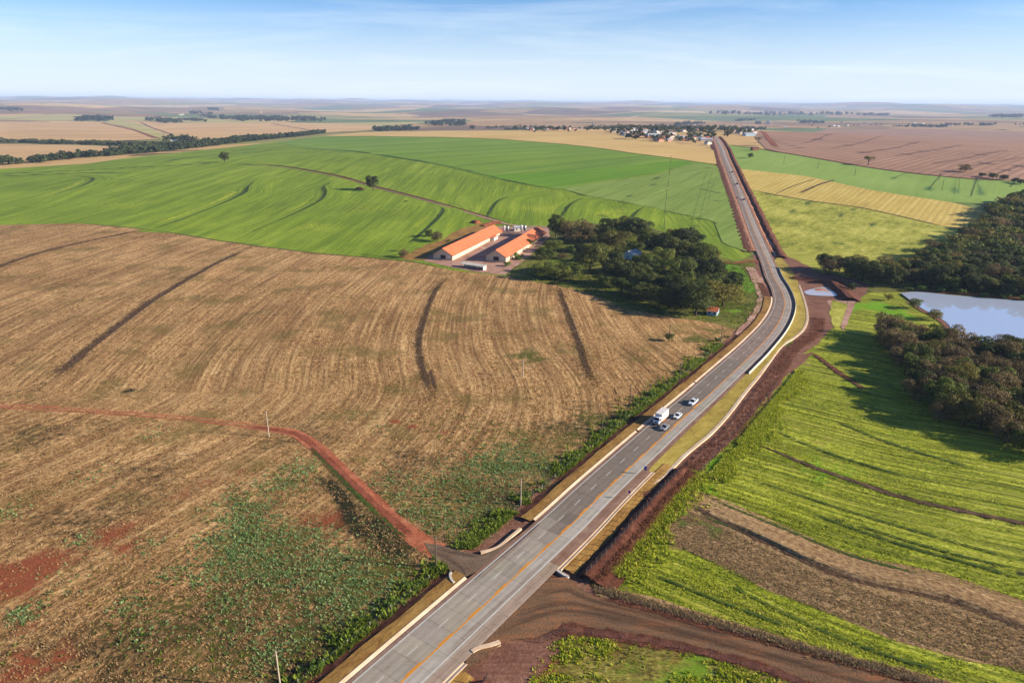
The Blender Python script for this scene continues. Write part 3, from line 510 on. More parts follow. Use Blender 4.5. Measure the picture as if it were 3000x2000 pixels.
    # near right: green rows
    nr = [rp(s, -11.5) for s in (40, 70, 100, 130, 160, 190, 220)] + list(PW([(1830, 760), (1880, 720), (1950, 690), (2000, 672), (2080, 672), (2160, 735), (2240, 795), (2352, 815), (2800, 900), (2900, 1800), (2352, 1650), (2058, 1566), (1918, 1527), (1750, 1481), (1568, 1432), (1484, 1407), (1400, 1383), (1372, 1362)]))
    rowr = catmull(PW([(1420, 1180), (1700, 1110), (1900, 1175), (2100, 1235), (2352, 1300)]), 6)
    rowr = catmull(PW([(1568, 1100), (1760, 1160), (1960, 1225), (2150, 1275), (2400, 1330)]), 6)
    sheet('sorghum_field', nr, M['crop'], .04, 3.4, rowline=rowr, masks=dict(
        soil=[(1760, 920, 7, .6), (1800, 850, 6, .8), (1840, 830, 5, .7), (1700, 1000, 5, .5), (1900, 1010, 10, .35), (1600, 1210, 5, .6), (1560, 1240, 5, .7), (1820, 980, 8, .3), (2020, 1150, 6, .3)],
        green=[(1640, 1060, 7, .9), (1600, 1120, 6, .9), (1560, 1170, 5, .9), (1680, 1010, 6, .8), (1950, 880, 12, .35), (2050, 1000, 15, .3), (1950, 700, 14, .9), (2010, 705, 12, .9), (2060, 720, 10, .8), (2150, 1080, 14, .3), (2300, 1150, 14, .3), (1640, 1215, 4, .8), (1900, 1080, 12, .5)],
        dark=[('line', PW([(1870, 815), (1930, 860), (1985, 895)]), 1.6, .9), ('line', PW([(1750, 1020), (1830, 1060), (1960, 1105), (2100, 1150), (2352, 1205)]), 1.5, .85), ('line', PW([(1860, 1170), (2000, 1220), (2150, 1275), (2352, 1320)]), .8, .7)]))
    sheet('stubble_band', PW([(1530, 1196), (1568, 1180), (1673, 1215), (1883, 1312), (2163, 1385), (2352, 1445), (2800, 1590), (2800, 1680), (2352, 1548), (2233, 1512), (2058, 1468), (1883, 1400), (1743, 1345), (1640, 1295), (1570, 1262), (1520, 1240)]), M['stubble_r'], .09, 3.0, jag=1.8, edge=1.5, rowline=rowr, masks=dict(green=[(1640, 1212, 4, .9), (1560, 1200, 3, .8), (1480, 1240, 4, .6)], dark=[]))
    sheet('dry_grass_strip', PW([(1372, 1344), (1484, 1370), (1568, 1396), (1743, 1448), (1883, 1488), (2093, 1543), (2268, 1590), (2500, 1660), (2500, 1690), (2352, 1650), (2058, 1566), (1918, 1527), (1750, 1481), (1568, 1432), (1484, 1407), (1400, 1383), (1372, 1366)]), M['stubble_r'], .12, 2.5, jag=.7, edge=1.5, rowline=rowr)
    lr = [at(1230, 1480), at(1290, 1450), at(1379, 1460), at(1484, 1476), at(1568, 1491), at(1743, 1535), at(1865, 1580), at(2100, 1680), at(2100, 2300), at(900, 2300)] + [rp(s, -13) for s in (-40, 0, 20)]
    sheet('lower_field', lr, M['crop_dull'], .05, 3.0, rowline=PW([(1200, 1600), (1800, 1640)]), jag=.5, masks=dict(soil=[(1400, 1475, 5, .5), (1560, 1500, 4, .5), (1180, 1540, 7, .75), (1250, 1500, 6, .75), (1330, 1500, 4, .4), (1160, 1600, 6, .7)], green=[(1600, 1560, 9, .7), (1450, 1540, 8, .4)], dark=[]))
    # grassland round the grove and the pond
    gp = list(PW([(1180, 640), (1150, 625), (1200, 600), (1240, 560), (1250, 520), (1330, 510), (1500, 525), (1600, 560), (1640, 585), (1690, 600)])) + [rp(s, 8) for s in (440, 400, 360, 330, 300, 275, 250)] + list(PW([(1640, 742), (1540, 728), (1430, 708), (1350, 672), (1260, 652)]))
    sheet('pasture', gp, M['pasture'], .1, 4.5, jag=.8, edge=4, rowang=.3, masks=dict(soil=[(1715, 640, 7, .6), (1310, 580, 4, .7), (1730, 720, 5, .6)], green=[(1690, 640, 8, .9), (1715, 665, 7, .8), (1230, 625, 7, .8), (1280, 600, 5, .8), (1690, 715, 4, 1.0), (1640, 580, 6, .6), (1590, 600, 6, .5)], dark=[(1480, 690, 14, .5), (1550, 710, 12, .6)]))
    sheet('small_green_field', PW([(1655, 605), (1700, 612), (1735, 660), (1742, 672), (1700, 672), (1690, 640)]), M['wheat_rich'], .18, 4, jag=.5, edge=3, rowang=1.2)
    sheet('pond_bank', PW([(1840, 640), (1990, 640), (2100, 655), (2300, 672), (2700, 690), (2700, 1000), (2352, 900), (2220, 800), (2120, 745), (2070, 700), (1990, 690), (1900, 700)]), M['pasture'], .02, 6, rowang=.2, masks=dict(soil=[], green=[(1990, 690, 10, .7), (2060, 715, 10, .8)], dark=[(2100, 720, 10, .5)]))
    sheet('far_stubble_field', PW([(-100, 331), (60, 332), (200, 335), (285, 338), (262, 352), (150, 362), (0, 373), (-100, 380)]), M['far_tan'], .8, 20, rowline=PW([(0, 360), (280, 342)]))
    sheet('terraced_far_field', PW([(-200, 283), (0, 281), (230, 282), (300, 296), (365, 321), (250, 325), (0, 321), (-200, 321)]), M['far_tan'], 1.2, 30, rowline=PW([(0, 300), (300, 305)]))
    sheet('far_pale_field', PW([(0, 276), (230, 280), (300, 294), (370, 320), (385, 312), (330, 288), (280, 276), (430, 283), (620, 284), (900, 290), (1000, 280), (700, 284), (440, 270), (250, 268), (150, 262), (0, 268)]), M['far_olive'], 1.0, 40, rowline=PW([(0, 300), (300, 305)]))
    sheet('far_tan_field', PW([(385, 312), (330, 288), (290, 278), (420, 284), (640, 282), (760, 284), (900, 291), (850, 300), (745, 306), (640, 314), (500, 326), (440, 326)]), M['far_tan'], 1.1, 30, rowline=PW([(300, 300), (800, 285)]))
build_fields()

# ------------------------------------------------------------------ bare ground, tracks, side roads
def ribbon(name, pts, w, mat, off=.1, res=2.0, jag=.5, parent=None):
    """a track: widths along a ground line"""
    L = catmull(PW(pts), 6); t = np.gradient(L, axis=0); t /= np.hypot(*t.T)[:, None]; n = np.c_[-t[:, 1], t[:, 0]]
    W = np.interp(np.linspace(0, 1, len(L)), np.linspace(0, 1, len(w)), w)[:, None] if isinstance(w, (list, tuple)) else w
    return sheet(name, np.vstack([L + n * W / 2, (L - n * W / 2)[::-1]]), mat, off, res, jag=jag, edge=res, parent=parent)
def softmat(src, name, edge=.55):
    """a worn band: the colour of src, breaking up toward its margins"""
    m = src.copy(); m.name = name; nt = m.node_tree; o = nt.nodes['Material Output']; sh = o.inputs['Surface'].links[0].from_socket
    a = nt.nodes.new('ShaderNodeAttribute'); a.attribute_name = 'fade'; tc = nt.nodes.new('ShaderNodeTexCoord'); n = nt.nodes.new('ShaderNodeTexNoise'); n.inputs['Scale'].default_value = .9; n.inputs['Detail'].default_value = 6; n.inputs['Roughness'].default_value = .8; nt.links.new(tc.outputs['Object'], n.inputs['Vector'])
    s1 = nt.nodes.new('ShaderNodeMath'); s1.operation = 'MULTIPLY_ADD'; s1.inputs[1].default_value = 2.4; s1.inputs[2].default_value = -1.2; nt.links.new(n.outputs[0], s1.inputs[0])
    s2 = nt.nodes.new('ShaderNodeMath'); s2.operation = 'ADD'; nt.links.new(a.outputs['Fac'], s2.inputs[0]); nt.links.new(s1.outputs[0], s2.inputs[1])
    r = nt.nodes.new('ShaderNodeMapRange'); r.inputs[1].default_value = edge - .22; r.inputs[2].default_value = edge + .22; r.inputs[3].default_value = 0.0; r.inputs[4].default_value = 1.0; nt.links.new(s2.outputs[0], r.inputs[0])
    t = nt.nodes.new('ShaderNodeBsdfTransparent'); mx = nt.nodes.new('ShaderNodeMixShader'); nt.links.new(r.outputs[0], mx.inputs[0]); nt.links.new(sh, mx.inputs[1]); nt.links.new(t.outputs[0], mx.inputs[2]); nt.links.new(mx.outputs[0], o.inputs['Surface']); return m
SOFT = {}
def softband(name, pts, w, mat, off=.1, step=2.0, world=False, strength=1.0, zf=None, soft=None):
    L = resample(catmull(pts if world else PW(pts), 6), step); n = len(L); t = np.gradient(L, axis=0); t /= np.hypot(*t.T)[:, None]; nr = np.c_[-t[:, 1], t[:, 0]]; u = np.linspace(0, 1, n)
    W = np.interp(u, np.linspace(0, 1, len(w)), w) if isinstance(w, (list, tuple)) else np.full(n, float(w)); W = W * (1 + .25 * wob(np.arange(n) * .37 * step, np.zeros(n), 1.0))
    ks = (-1, -.55, 0, .55, 1); V = []; fd = []; rw = []; run = np.arange(n) * step
    for i in range(n):
        e = max(0.0, 1 - min(u[i], 1 - u[i]) / .12)
        for k in ks: q = L[i] + nr[i] * k * W[i] * .75; V.append((q[0], q[1], 0.0)); fd.append(max(abs(k) ** 1.5, e) + (1 - strength)); rw.append((k * W[i] * .75, run[i], 0))
    V = np.array(V); V[:, 2] = (hgt(V[:, 0], V[:, 1]) if zf is None else zf(V[:, :2])) + off
    m = len(ks); F = [(i * m + k, (i + 1) * m + k, (i + 1) * m + k + 1, i * m + k + 1)[::-1] for i in range(n - 1) for k in range(m - 1)]
    me = mesh_py(name, V, F); a = me.attributes.new('fade', 'FLOAT', 'POINT'); a.data.foreach_set('value', np.array(fd, np.float32)); a = me.attributes.new('row', 'FLOAT_VECTOR', 'POINT'); a.data.foreach_set('vector', np.array(rw, np.float32).ravel())
    if mat.name not in SOFT: SOFT[mat.name] = softmat(mat, mat.name + '_worn')
    return tag(link(name, me, soft or SOFT[mat.name]), kind='structure')
def fanz(base=.06):
    def f(V):
        d, al = polydist(V, RL); z0 = hgt(V[:, 0], V[:, 1]); ax = np.interp(al - 70, RS, RZ) - .05; e = np.where(d > 0, np.abs(d) - 7.6, np.abs(d) - 5.9); k = 1 - sst(0, 13, e)
        return z0 + base + (ax - z0 - base) * k
    return f
ribbon('dirt_track', [(-300, 912), (0, 932), (200, 944), (400, 959), (560, 976), (640, 988), (690, 1000), (735, 1035), (800, 1097), (880, 1172), (960, 1238), (1010, 1268)], [3.4, 3.2, 3.0, 3.0, 3.4, 4.4, 5.0, 4.6, 5.2, 6.0], M['track_soil'], .12, 1.6, .35)
TRP = [(-300, 912), (0, 932), (200, 944), (400, 959), (560, 976), (640, 988)]
softband('track_crown', TRP, 1.1, M['stubble'], .17, 1.2)
softband('track_ruts', [(560, 977), (640, 989), (690, 1001), (735, 1037), (800, 1100), (880, 1175), (960, 1241)], 1.6, M['red_soil'], .17, 1.2)
softband('track_edge_growth', [(700, 1015), (735, 1050), (800, 1115), (880, 1192), (950, 1255)], [1.2, 2.4, 2.8, 2.4, 1.2], M['wheat_dark'], .16, 1.2, strength=.72)
sheet('gravel_side_road', list(PW([(975, 1248), (1010, 1252), (1062, 1268), (1105, 1280), (1135, 1270)])) + [rp(s, 7.6) for s in (52, 46, 40, 34)] + list(PW([(1052, 1340), (1030, 1308), (990, 1275)])), M['gravel'], zf=fanz(.16), res=1.6, edge=1.2, jag=.18)
sheet('gravel_side_road', [rp(s, -5.9) for s in (12, 18, 24, 30, 36, 40)] + list(PW([(1302, 1330), (1361, 1369), (1400, 1378), (1484, 1402), (1568, 1427), (1750, 1476), (1918, 1522), (2058, 1561), (2352, 1645), (2352, 1760), (2150, 1680), (1865, 1570), (1743, 1525), (1568, 1482), (1484, 1468), (1379, 1450), (1290, 1440), (1230, 1465), (1160, 1478)])) + [rp(8, -7.6)], M['gravel_red'], zf=fanz(.17), res=1.8, edge=1.3, jag=.25)
softband('red_road_edge', [(1230, 1475), (1290, 1446), (1379, 1456), (1484, 1474), (1568, 1488), (1743, 1532), (1865, 1578), (2100, 1668)], [3.4, 2.8, 2.2, 2.0, 2.0], M['dark_soil'], .26, 1.2)
softband('red_road_edge', [(1361, 1366), (1400, 1374), (1484, 1398), (1568, 1423), (1750, 1472), (1918, 1517), (2058, 1556), (2352, 1640)], [2.4, 1.6, 1.4, 1.4, 1.4], M['dark_soil'], .26, 1.2)
# excavated ground by the bend and the pond
sheet('bare_red_ground', [rp(s, -10.5) for s in (215, 235, 255, 275, 300, 330, 360, 390, 420, 440)] + list(PW([(1800, 585), (1835, 600), (1880, 625), (1960, 640), (2000, 655), (1990, 672), (1965, 700), (1930, 720), (1915, 750), (1880, 790), (1840, 815), (1800, 850), (1765, 905), (1740, 935)])), M['brown_soil'], .16, 2.6, jag=.9, edge=2)
sheet('bare_red_ground', PW([(1900, 690), (1960, 690), (1950, 730), (1935, 760), (1920, 735)]), M['pink_soil'], .2, 2.2, jag=.6, edge=1.8)
sheet('grass_patch', PW([(1912, 690), (1950, 700), (1940, 745), (1915, 755), (1905, 720)]), M['yellow_green'], .24, 2.2, jag=.6, edge=1.8, rowang=1.4)
ribbon('bare_track', [(1958, 685), (1950, 715), (1936, 750)], [4, 3, 2.5], M['pink_soil'], .28, 1.6, .4)
sheet('bare_red_ground', PW([(1760, 880), (1790, 850), (1840, 815), (1870, 808), (1850, 830), (1800, 870), (1765, 920)]), M['brown_soil'], .22, 2.0, jag=.6, edge=1.6)
# farm yard
sheet('farm_yard', PW([(975, 600), (960, 590), (1000, 572), (1080, 528), (1130, 520), (1165, 521), (1210, 523), (1262, 524), (1262, 545), (1220, 585), (1185, 612), (1160, 632), (1100, 626), (1040, 615)]), M['pink_soil'], .16, 3.5, jag=.6, edge=3)
sheet('yard_grass', PW([(915, 592), (945, 580), (1000, 552), (1060, 526), (1110, 512), (1128, 518), (1060, 548), (1000, 580), (975, 598), (940, 598)]), M['verge'], .2, 3.5, jag=.8, edge=3, rowang=.6)
ribbon('farm_track', [(570, 379), (640, 384), (720, 396), (790, 410), (850, 428), (920, 446), (1000, 467), (1080, 490), (1130, 505), (1180, 518), (1260, 522)], [.8, 1.0, 1.2, 1.6, 2.0, 2.6, 3.4, 4.5], M['pink_soil'], .3, 2.0, .3)
softband('farm_track_edge', [(570, 377), (640, 381), (720, 393), (790, 407), (850, 425), (920, 443), (1000, 464), (1080, 487), (1130, 502), (1180, 515)], [4.5, 4.5, 4, 3.5, 3, 3], M['dark_soil'], .33, 3.0)
softband('field_edge', [(170, 512), (300, 523), (400, 536), (560, 561), (720, 581), (860, 593), (950, 602), (1040, 620)], [1.2, 1.2, 1.5, 1.5, 1.3], M['furrow'], .16, 2.5)
ribbon('red_access_track', [(1590, 598), (1640, 602), (1690, 604), (1735, 600), (1750, 606)], [3, 3.5, 5, 6], M['red_soil'], .3, 2.0, .4)
ribbon('washed_out_ditch', [(1722, 615), (1738, 640), (1748, 668), (1752, 690), (1742, 715), (1720, 745), (1690, 770)], [5, 7, 6, 5, 4, 3], M['pink_soil'], .32, 1.8, .9)
ribbon('washed_out_ditch', [(1744, 650), (1756, 672), (1762, 690), (1754, 715), (1735, 745)], [4, 4.5, 4, 3, 2], M['dark_soil'], .38, 1.8, .7)
softband('field_border', [(1725, 437), (1850, 460), (1990, 480), (2170, 521)], 2.0, M['furrow'], .34, 3)
softband('field_border', [(1668, 332), (1760, 345), (1800, 352), (2000, 386), (2200, 409), (2352, 418)], 5.0, M['dark_soil'], .62, 5)
softband('field_border', [(1730, 300), (1770, 325), (1800, 346)], 9.0, M['red_soil'], .7, 8)
softband('terrace_line', [(1835, 445), (1880, 425), (1920, 413)], [3, 3, 3], M['furrow'], .34, 3)
softband('terrace_line', [(1780, 446), (1830, 425), (1875, 411)], 1.5, M['furrow'], .34, 3)

for q in ([(0, 288), (120, 286), (240, 285)], [(0, 294), (150, 292), (262, 290)], [(0, 301), (160, 299), (285, 297)], [(0, 308), (180, 305), (310, 304)], [(0, 316), (180, 312), (330, 311)], [(20, 321), (200, 317), (345, 316)]):
    softband('far_terrace', q, 9, M['red_soil'], 1.6, 12.0)
softband('far_terrace', [(230, 282), (300, 298), (365, 322)], 12, M['red_soil'], 1.7, 12.0)
for q, w in (([(320, 280), (380, 305), (400, 312)], 7), ([(620, 284), (700, 298), (740, 306)], 10), ([(0, 276), (80, 270), (200, 268)], 12)): softband('far_track', q, w, M['plough'], 1.9, 14.0)
# terrace banks: a low channel with a bank on its uphill side
def terrace(name, pts, mat, hi=1.0, sc=1.0, off=.15):
    L = resample(catmull(PW(pts), 6), 3.0)
    if L[0][1] > L[-1][1]: L = L[::-1]
    n = len(L)
    T = np.r_[0, np.cumsum(np.hypot(*np.diff(L, axis=0).T))]
    def pr(s):
        e = float(sst(0, T[-1] * .3, s) * (1 - sst(T[-1] * .75, T[-1], s))) * hi; q = sc
        return [(-12 * q, off - .1), (-7 * q, off + .12 * e), (-1.2 * q, off + .05 * e), (0, off), (1.7 * q, off + .6 * e), (3.2 * q, off + .72 * e), (9 * q, off + .55 * e), (20 * q, off + .2 * e), (34 * q, off - .1)]
    o = sweep(name, L, pr, mat, kind='structure', smooth=True)
    me = o.data; V = np.empty(len(me.vertices) * 3, np.float32); me.vertices.foreach_get('co', V); V = V.reshape(-1, 3)
    ro, al = polydist(V[:, :2].astype(float), L); t = me.attributes.new('row', 'FLOAT_VECTOR', 'POINT'); t.data.foreach_set('vector', np.c_[ro, al, al * 0].astype(np.float32).ravel())
    return o
for q, hi, sc in (([(330, 533), (366, 522), (433, 499), (500, 473), (560, 446), (570, 429), (593, 413), (625, 405)], 1.5, .8), ([(520, 556), (550, 546), (600, 523), (667, 496), (733, 463), (747, 443), (744, 428), (773, 413)], 1.5, .8), ([(40, 475), (133, 446), (187, 429), (215, 414), (200, 408), (150, 405)], 1.3, .8), ([(925, 566), (944, 556), (984, 523), (1011, 496), (1017, 483), (1005, 472)], 1.5, .8), ([(1118, 500), (1134, 473), (1151, 459), (1201, 443), (1250, 436)], 1.4, .8), ([(1288, 500), (1307, 473), (1331, 459), (1370, 452)], 1.4, .8), ([(1430, 524), (1457, 493), (1471, 479), (1480, 470)], 1.3, .8)):
    terrace('wheat_terrace', q, M['wheat'], hi, sc)
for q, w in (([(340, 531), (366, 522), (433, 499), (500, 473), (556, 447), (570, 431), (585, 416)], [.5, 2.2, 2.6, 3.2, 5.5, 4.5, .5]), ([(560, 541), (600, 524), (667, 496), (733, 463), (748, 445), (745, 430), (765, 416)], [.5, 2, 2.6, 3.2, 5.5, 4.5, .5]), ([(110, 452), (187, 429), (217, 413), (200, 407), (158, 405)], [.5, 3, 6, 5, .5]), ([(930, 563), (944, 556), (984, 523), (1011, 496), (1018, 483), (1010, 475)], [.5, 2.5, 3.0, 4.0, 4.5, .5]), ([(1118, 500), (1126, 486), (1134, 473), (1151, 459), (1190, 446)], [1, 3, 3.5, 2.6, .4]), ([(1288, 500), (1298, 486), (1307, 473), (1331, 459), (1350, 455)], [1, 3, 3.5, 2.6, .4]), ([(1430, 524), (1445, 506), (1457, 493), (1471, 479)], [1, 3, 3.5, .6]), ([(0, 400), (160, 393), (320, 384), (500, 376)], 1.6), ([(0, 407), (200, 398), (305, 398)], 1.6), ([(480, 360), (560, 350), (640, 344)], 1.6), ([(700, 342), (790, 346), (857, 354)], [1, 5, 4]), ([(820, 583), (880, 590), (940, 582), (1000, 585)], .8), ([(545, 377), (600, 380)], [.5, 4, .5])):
    softband('wheat_dark_band', q, w, M['wheat_dark'], .55, 2.0)  # shaded terrace faces painted in darker green, beside other dark lines
for q, w in (([(857, 356), (1000, 376), (1120, 404), (1250, 434), (1290, 436)], 3.2), ([(1292, 435), (1350, 450), (1450, 467), (1560, 491), (1640, 506)], 1.1), ([(1560, 382), (1490, 420), (1440, 455), (1375, 500)], .55), ([(1568, 385), (1500, 424), (1450, 459), (1385, 505)], .55), ([(1625, 386), (1600, 470), (1583, 540)], .6), ([(1638, 388), (1615, 470), (1598, 545)], .6), ([(1650, 400), (1632, 440), (1626, 480)], .6)):
    softband('wheel_track', q, w, M['wheat_dark'], .5, 2.0, strength=.56)
for q, w in (([(1800, 336), (1880, 320), (1940, 308)], 3), ([(1900, 344), (1980, 328), (2025, 313)], 3), ([(1955, 356), (2060, 340), (2115, 325)], 3), ([(2040, 363), (2150, 345), (2210, 333)], 3), ([(2130, 380), (2230, 362), (2320, 345)], 2.6), ([(2190, 392), (2300, 370), (2352, 362)], 2.4), ([(2290, 400), (2352, 380)], 2.4)):
    softband('plough_line', q, w * 1.2, M['plough'], .75, 4.0, strength=.92)
for q, w in (([(2040, 415), (2090, 395)], 2.2), ([(2130, 440), (2165, 397)], 3), ([(2228, 458), (2245, 405)], 3), ([(2318, 432), (2330, 418)], 3), ([(2190, 452), (2197, 403)], .7), ([(2201, 452), (2205, 403)], .7), ([(2255, 450), (2240, 407)], .7)):
    softband('wheel_track', q, w, M['wheat_dark'], .5, 2.0, strength=.56)
ST = [([(70, 905), (130, 862), (200, 808), (270, 755), (350, 695), (430, 645), (520, 595), (580, 568)], .55, .5), ([(1000, 925), (985, 890), (968, 830), (965, 780), (978, 730), (1000, 670), (1025, 640)], .55, .42), ([(1375, 890), (1350, 850), (1335, 800), (1310, 730), (1290, 680), (1282, 660)], .55, .42), ([(-60, 635), (0, 612), (120, 575), (250, 545), (330, 528)], .4, .5)]
for q, hi, sc in ST:
    terrace('stubble_terrace', q, M['stubble'], hi, sc, .1)
    softband('terrace_furrow', q, [2.4, 6.5, 7.5, 7.0, 5.5, 2.6] if sc == .5 else [1.6, 3.2, 4.0, 4.0, 3.2, 1.6], M['furrow'], .3, 1.4, strength=.8)
softband('terrace_furrow', [(x + 15, y) for x, y in ST[1][0][:-1]], [1.4, 3.0, 3.6, 3.0, 1.4], M['furrow'], .31, 1.4, strength=.7)
terrace('sorghum_terrace', [(1560, 1152), (1673, 1205), (1780, 1255), (1883, 1303), (2020, 1345), (2163, 1375), (2352, 1440), (2560, 1510)], M['stubble_r'], 1.1, .32, .1)
softband('terrace_furrow', [(1555, 1148), (1673, 1201), (1780, 1250), (1883, 1299), (2020, 1340), (2163, 1369), (2352, 1434), (2560, 1505)], [2.0, 3.8, 4.4, 4.6, 5.0], M['furrow'], .34, 1.0, strength=.84)  # dark soil band; the ridge's shaded side is painted into its colour
softband('terrace_furrow', [(1700, 1005), (1760, 1028), (1850, 1066), (1960, 1105), (2100, 1150), (2400, 1212)], [.6, 1.6, 1.8, 1.8], M['furrow'], .2, 1.2)
for q, w in (([(1700, 1092), (1850, 1142), (2050, 1205), (2352, 1290)], 1.0), ([(1850, 1175), (2050, 1245), (2200, 1288), (2352, 1330)], 1.4), ([(1620, 1142), (1800, 1215), (1950, 1275), (2150, 1330)], 1.2), ([(1600, 1180), (1750, 1240), (1880, 1288)], 1.0), ([(1900, 960), (2050, 1020), (2250, 1080)], 1.6), ([(1760, 980), (1900, 1040), (2100, 1100)], 1.4), ([(1650, 1330), (1850, 1432), (2050, 1510), (2200, 1548)], 1.0), ([(1500, 1320), (1650, 1380), (1850, 1455)], 1.0), ([(1950, 1200), (2150, 1262), (2352, 1312)], 1.0)):
    softband('crop_gap', q, w, M['wheat_dark'], .3, 1.2, strength=.74)
softband('terrace_furrow', [(1865, 810), (1930, 858), (1990, 897)], [1.8, 2.4, 1.2], M['dark_soil'], .22, 1.2)

# water
def flat_water(name, pts, z, mat, label): 
    p = resample(catmull(np.vstack([PW(pts), PW(pts[:1])]), 5)[:-1], 2.0, True)
    me = mesh_py(name, [(q[0], q[1], z) for q in p], [tuple(range(len(p)))]); return tag(link(name, me, mat), label, kind='structure')
flat_water('pond', [(2068, 675), (2110, 672), (2200, 680), (2352, 692), (2600, 705), (2600, 830), (2352, 799), (2240, 794), (2195, 772), (2165, 735), (2115, 708)], LAKE[4] + .3, M['water'], None)
flat_water('mud_pool', [(1846, 664), (1872, 656), (1896, 658), (1910, 668), (1923, 680), (1890, 681), (1852, 677)], BASIN[4] + .42, M['muddy_water'], None)
def blob(name, c, rx, ry, hz, mat, kind='structure', n=18, rz=0.0, lump=.18):
    V = [(0, 0, hz)]; F = []
    for j, (k, zz) in enumerate(((.35, .92), (.7, .55), (1.0, -.25))):
        for i in range(n):
            a = 2 * math.pi * i / n; r = k * (1 + lump * math.sin(3 * a + c[0]) + lump * .6 * math.sin(7 * a + c[1])); V.append((rx * r * math.cos(a), ry * r * math.sin(a), hz * zz))
    for i in range(n):
        F.append((0, 1 + i, 1 + (i + 1) % n))
        for j in range(2): a = 1 + j * n; F.append((a + i, a + n + i, a + n + (i + 1) % n, a + (i + 1) % n))
    o = link(name, mesh_py(name, V, F, True), mat); o.location = c; o.rotation_euler = (0, 0, rz); return tag(o, kind=kind)
softband('pond_shore', [(2062, 668), (2110, 668), (2200, 675), (2352, 687), (2560, 700)], [2.5, 3.5, 3.5, 3.5], M['red_soil'], .3, 2.0)
softband('pond_shore', [(2075, 690), (2115, 712), (2165, 740), (2195, 777), (2240, 798), (2352, 803)], [2, 2.6, 2.6, 2.6], M['brown_soil'], .3, 2.0)
q = at(1884, 666); blob('mud_islet', (q[0], q[1], BASIN[4] + .4), 4.2, 2.0, .35, M['track_soil'])
sweep('earth_bank', catmull(PW([(1912, 652), (1925, 664), (1945, 683), (1952, 692)]), 6), [(-6, .1), (-3, 1.6), (-1.4, 2.2), (1.5, 2.2), (5, .1)], M['dark_soil'], kind='structure', step=2, jitter=.5)
sweep('earth_bank', catmull(PW([(1822, 640), (1860, 644), (1900, 650), (1935, 652)]), 6), [(-4, .1), (-1.5, 1.4), (1.2, 1.4), (4, .1)], M['dark_soil'], kind='structure', step=2, jitter=.4)
q = at(1028, 500); 
for k, (px, py, a, b, hh) in enumerate([(1093, 512, 5, 3.5, 2.4), (825, 434, 5, 3, 2.0)]):
    q = at(px, py); tag(blob('soil_mound', (q[0], q[1], float(hgt(*q))), a, b, hh, M['red_soil'], kind=None), ['red soil mound in the wheat above the barns', 'red soil mound left of the round tree by the farm track'][k], 'mound')
sweep('earth_bank', catmull(PW([(1108, 520), (1130, 513), (1150, 512)]), 6), [(-3, .1), (-1, 1.2), (1, 1.2), (4, .1)], M['red_soil'], kind='structure', step=2, jitter=.4)

# ------------------------------------------------------------------ the highway
sheet('road_reserve', [rp(s, 15.5) for s in range(-70, 300, 10)] + [rp(s, 10) for s in range(300, 450, 10)] + [rp(s, -9) for s in range(450, 230, -10)] + [rp(s, -13) for s in range(230, 100, -10)] + [rp(s, -19) for s in range(100, -71, -10)], M['brown_soil'], .1, 5.0, edge=5)
road = strip('road', -70, REND, lambda s: [(wls(s), LIFT - .03), (3, LIFT - .03), (0, LIFT - .03), (-3, LIFT - .03), (wrs(s), LIFT - .03)], M['shoulder'], 3.0, kind='structure')
SL0, SL1, SLEN = -60.0, 205.0, 5.0
def build_slabs():
    lanes = [(0.0, 3.487, 0), (3.513, 7.25, 1), (-3.4, -0.026, 2)]; meshes = []
    for a, b, _ in lanes + [(-6.15, -3.45, 3)]:
        mb = MB(); mb.box(-SLEN / 2 + .014, SLEN / 2 - .014, a, b, -.06, 0.0, ty=.01, tx=.01); me = mb.mesh('slab'); me.materials.append(M['slab']); meshes.append(me)
    r = random.Random(4)
    for li, (a, b, k) in enumerate(lanes + [(-6.15, -3.45, 3)]):
        for i in range(int((SL1 - SL0) / SLEN)):
            s = SL0 + (i + .5) * SLEN
            if k == 3 and s > 47: continue
            q = rp(s, 0); z0 = roadz(s - 2.5); z1 = roadz(s + 2.5); t = rp(s + 1, 0) - rp(s - 1, 0)
            o = bpy.data.objects.new('slab', meshes[li]); COL.objects.link(o); o.parent = road
            o.location = (q[0], q[1], .5 * (z0 + z1)); o.rotation_euler = (0, -math.atan2(z1 - z0, SLEN), math.atan2(t[1], t[0]))
            base = np.array([.385, .325, .25])
            dk = float(sst(48, 58, s) if k == 0 else sst(50, 70, s) if k == 1 else 0)
            if k in (0, 1): base = base * (1 - dk) * (.94 if k == 0 else .92) + np.array([.205, .16, .122]) * dk
            if k == 2: base = np.array([.415, .365, .295]) * (1 - .1 * float(sst(60, 120, s)))
            if k == 3: base = np.array([.42, .33, .245])
            v = r.gauss(1, .03)
            if r.random() < .05: v *= .86
            if r.random() < .05: v *= 1.1
            c = .80 * base * v * np.array([1, 1 + r.gauss(0, .012), 1 + r.gauss(0, .02)]); o.color = (*[float(x) for x in c], 1)
build_slabs()
strip('lane_surface', SL1, REND, lambda s: [(wl(s) + .25, LIFT), (0.05, LIFT)], pavement('lane_dark', [(.3, (108, 90, 78)), (.5, (134, 114, 100)), (.7, (158, 138, 122))]), 3.0, road)
strip('lane_surface', SL1, REND, lambda s: [(-.05, LIFT), (-3.4, LIFT)], pavement('lane_light', [(.3, (132, 118, 106)), (.5, (160, 146, 132)), (.7, (184, 170, 156))]), 3.0, road)
def paintline(name, s0, s1, off, w, mat, step=3.0, z=.014):
    f = off if callable(off) else (lambda s: off)
    return strip(name, s0, s1, lambda s: [(f(s) + w / 2, LIFT + z), (f(s) - w / 2, LIFT + z)], mat, step, road)
paintline('edge_line', -70, 620, wl, .2, M['white_paint']); paintline('edge_line', -70, 620, -3.1, .2, M['white_paint'])
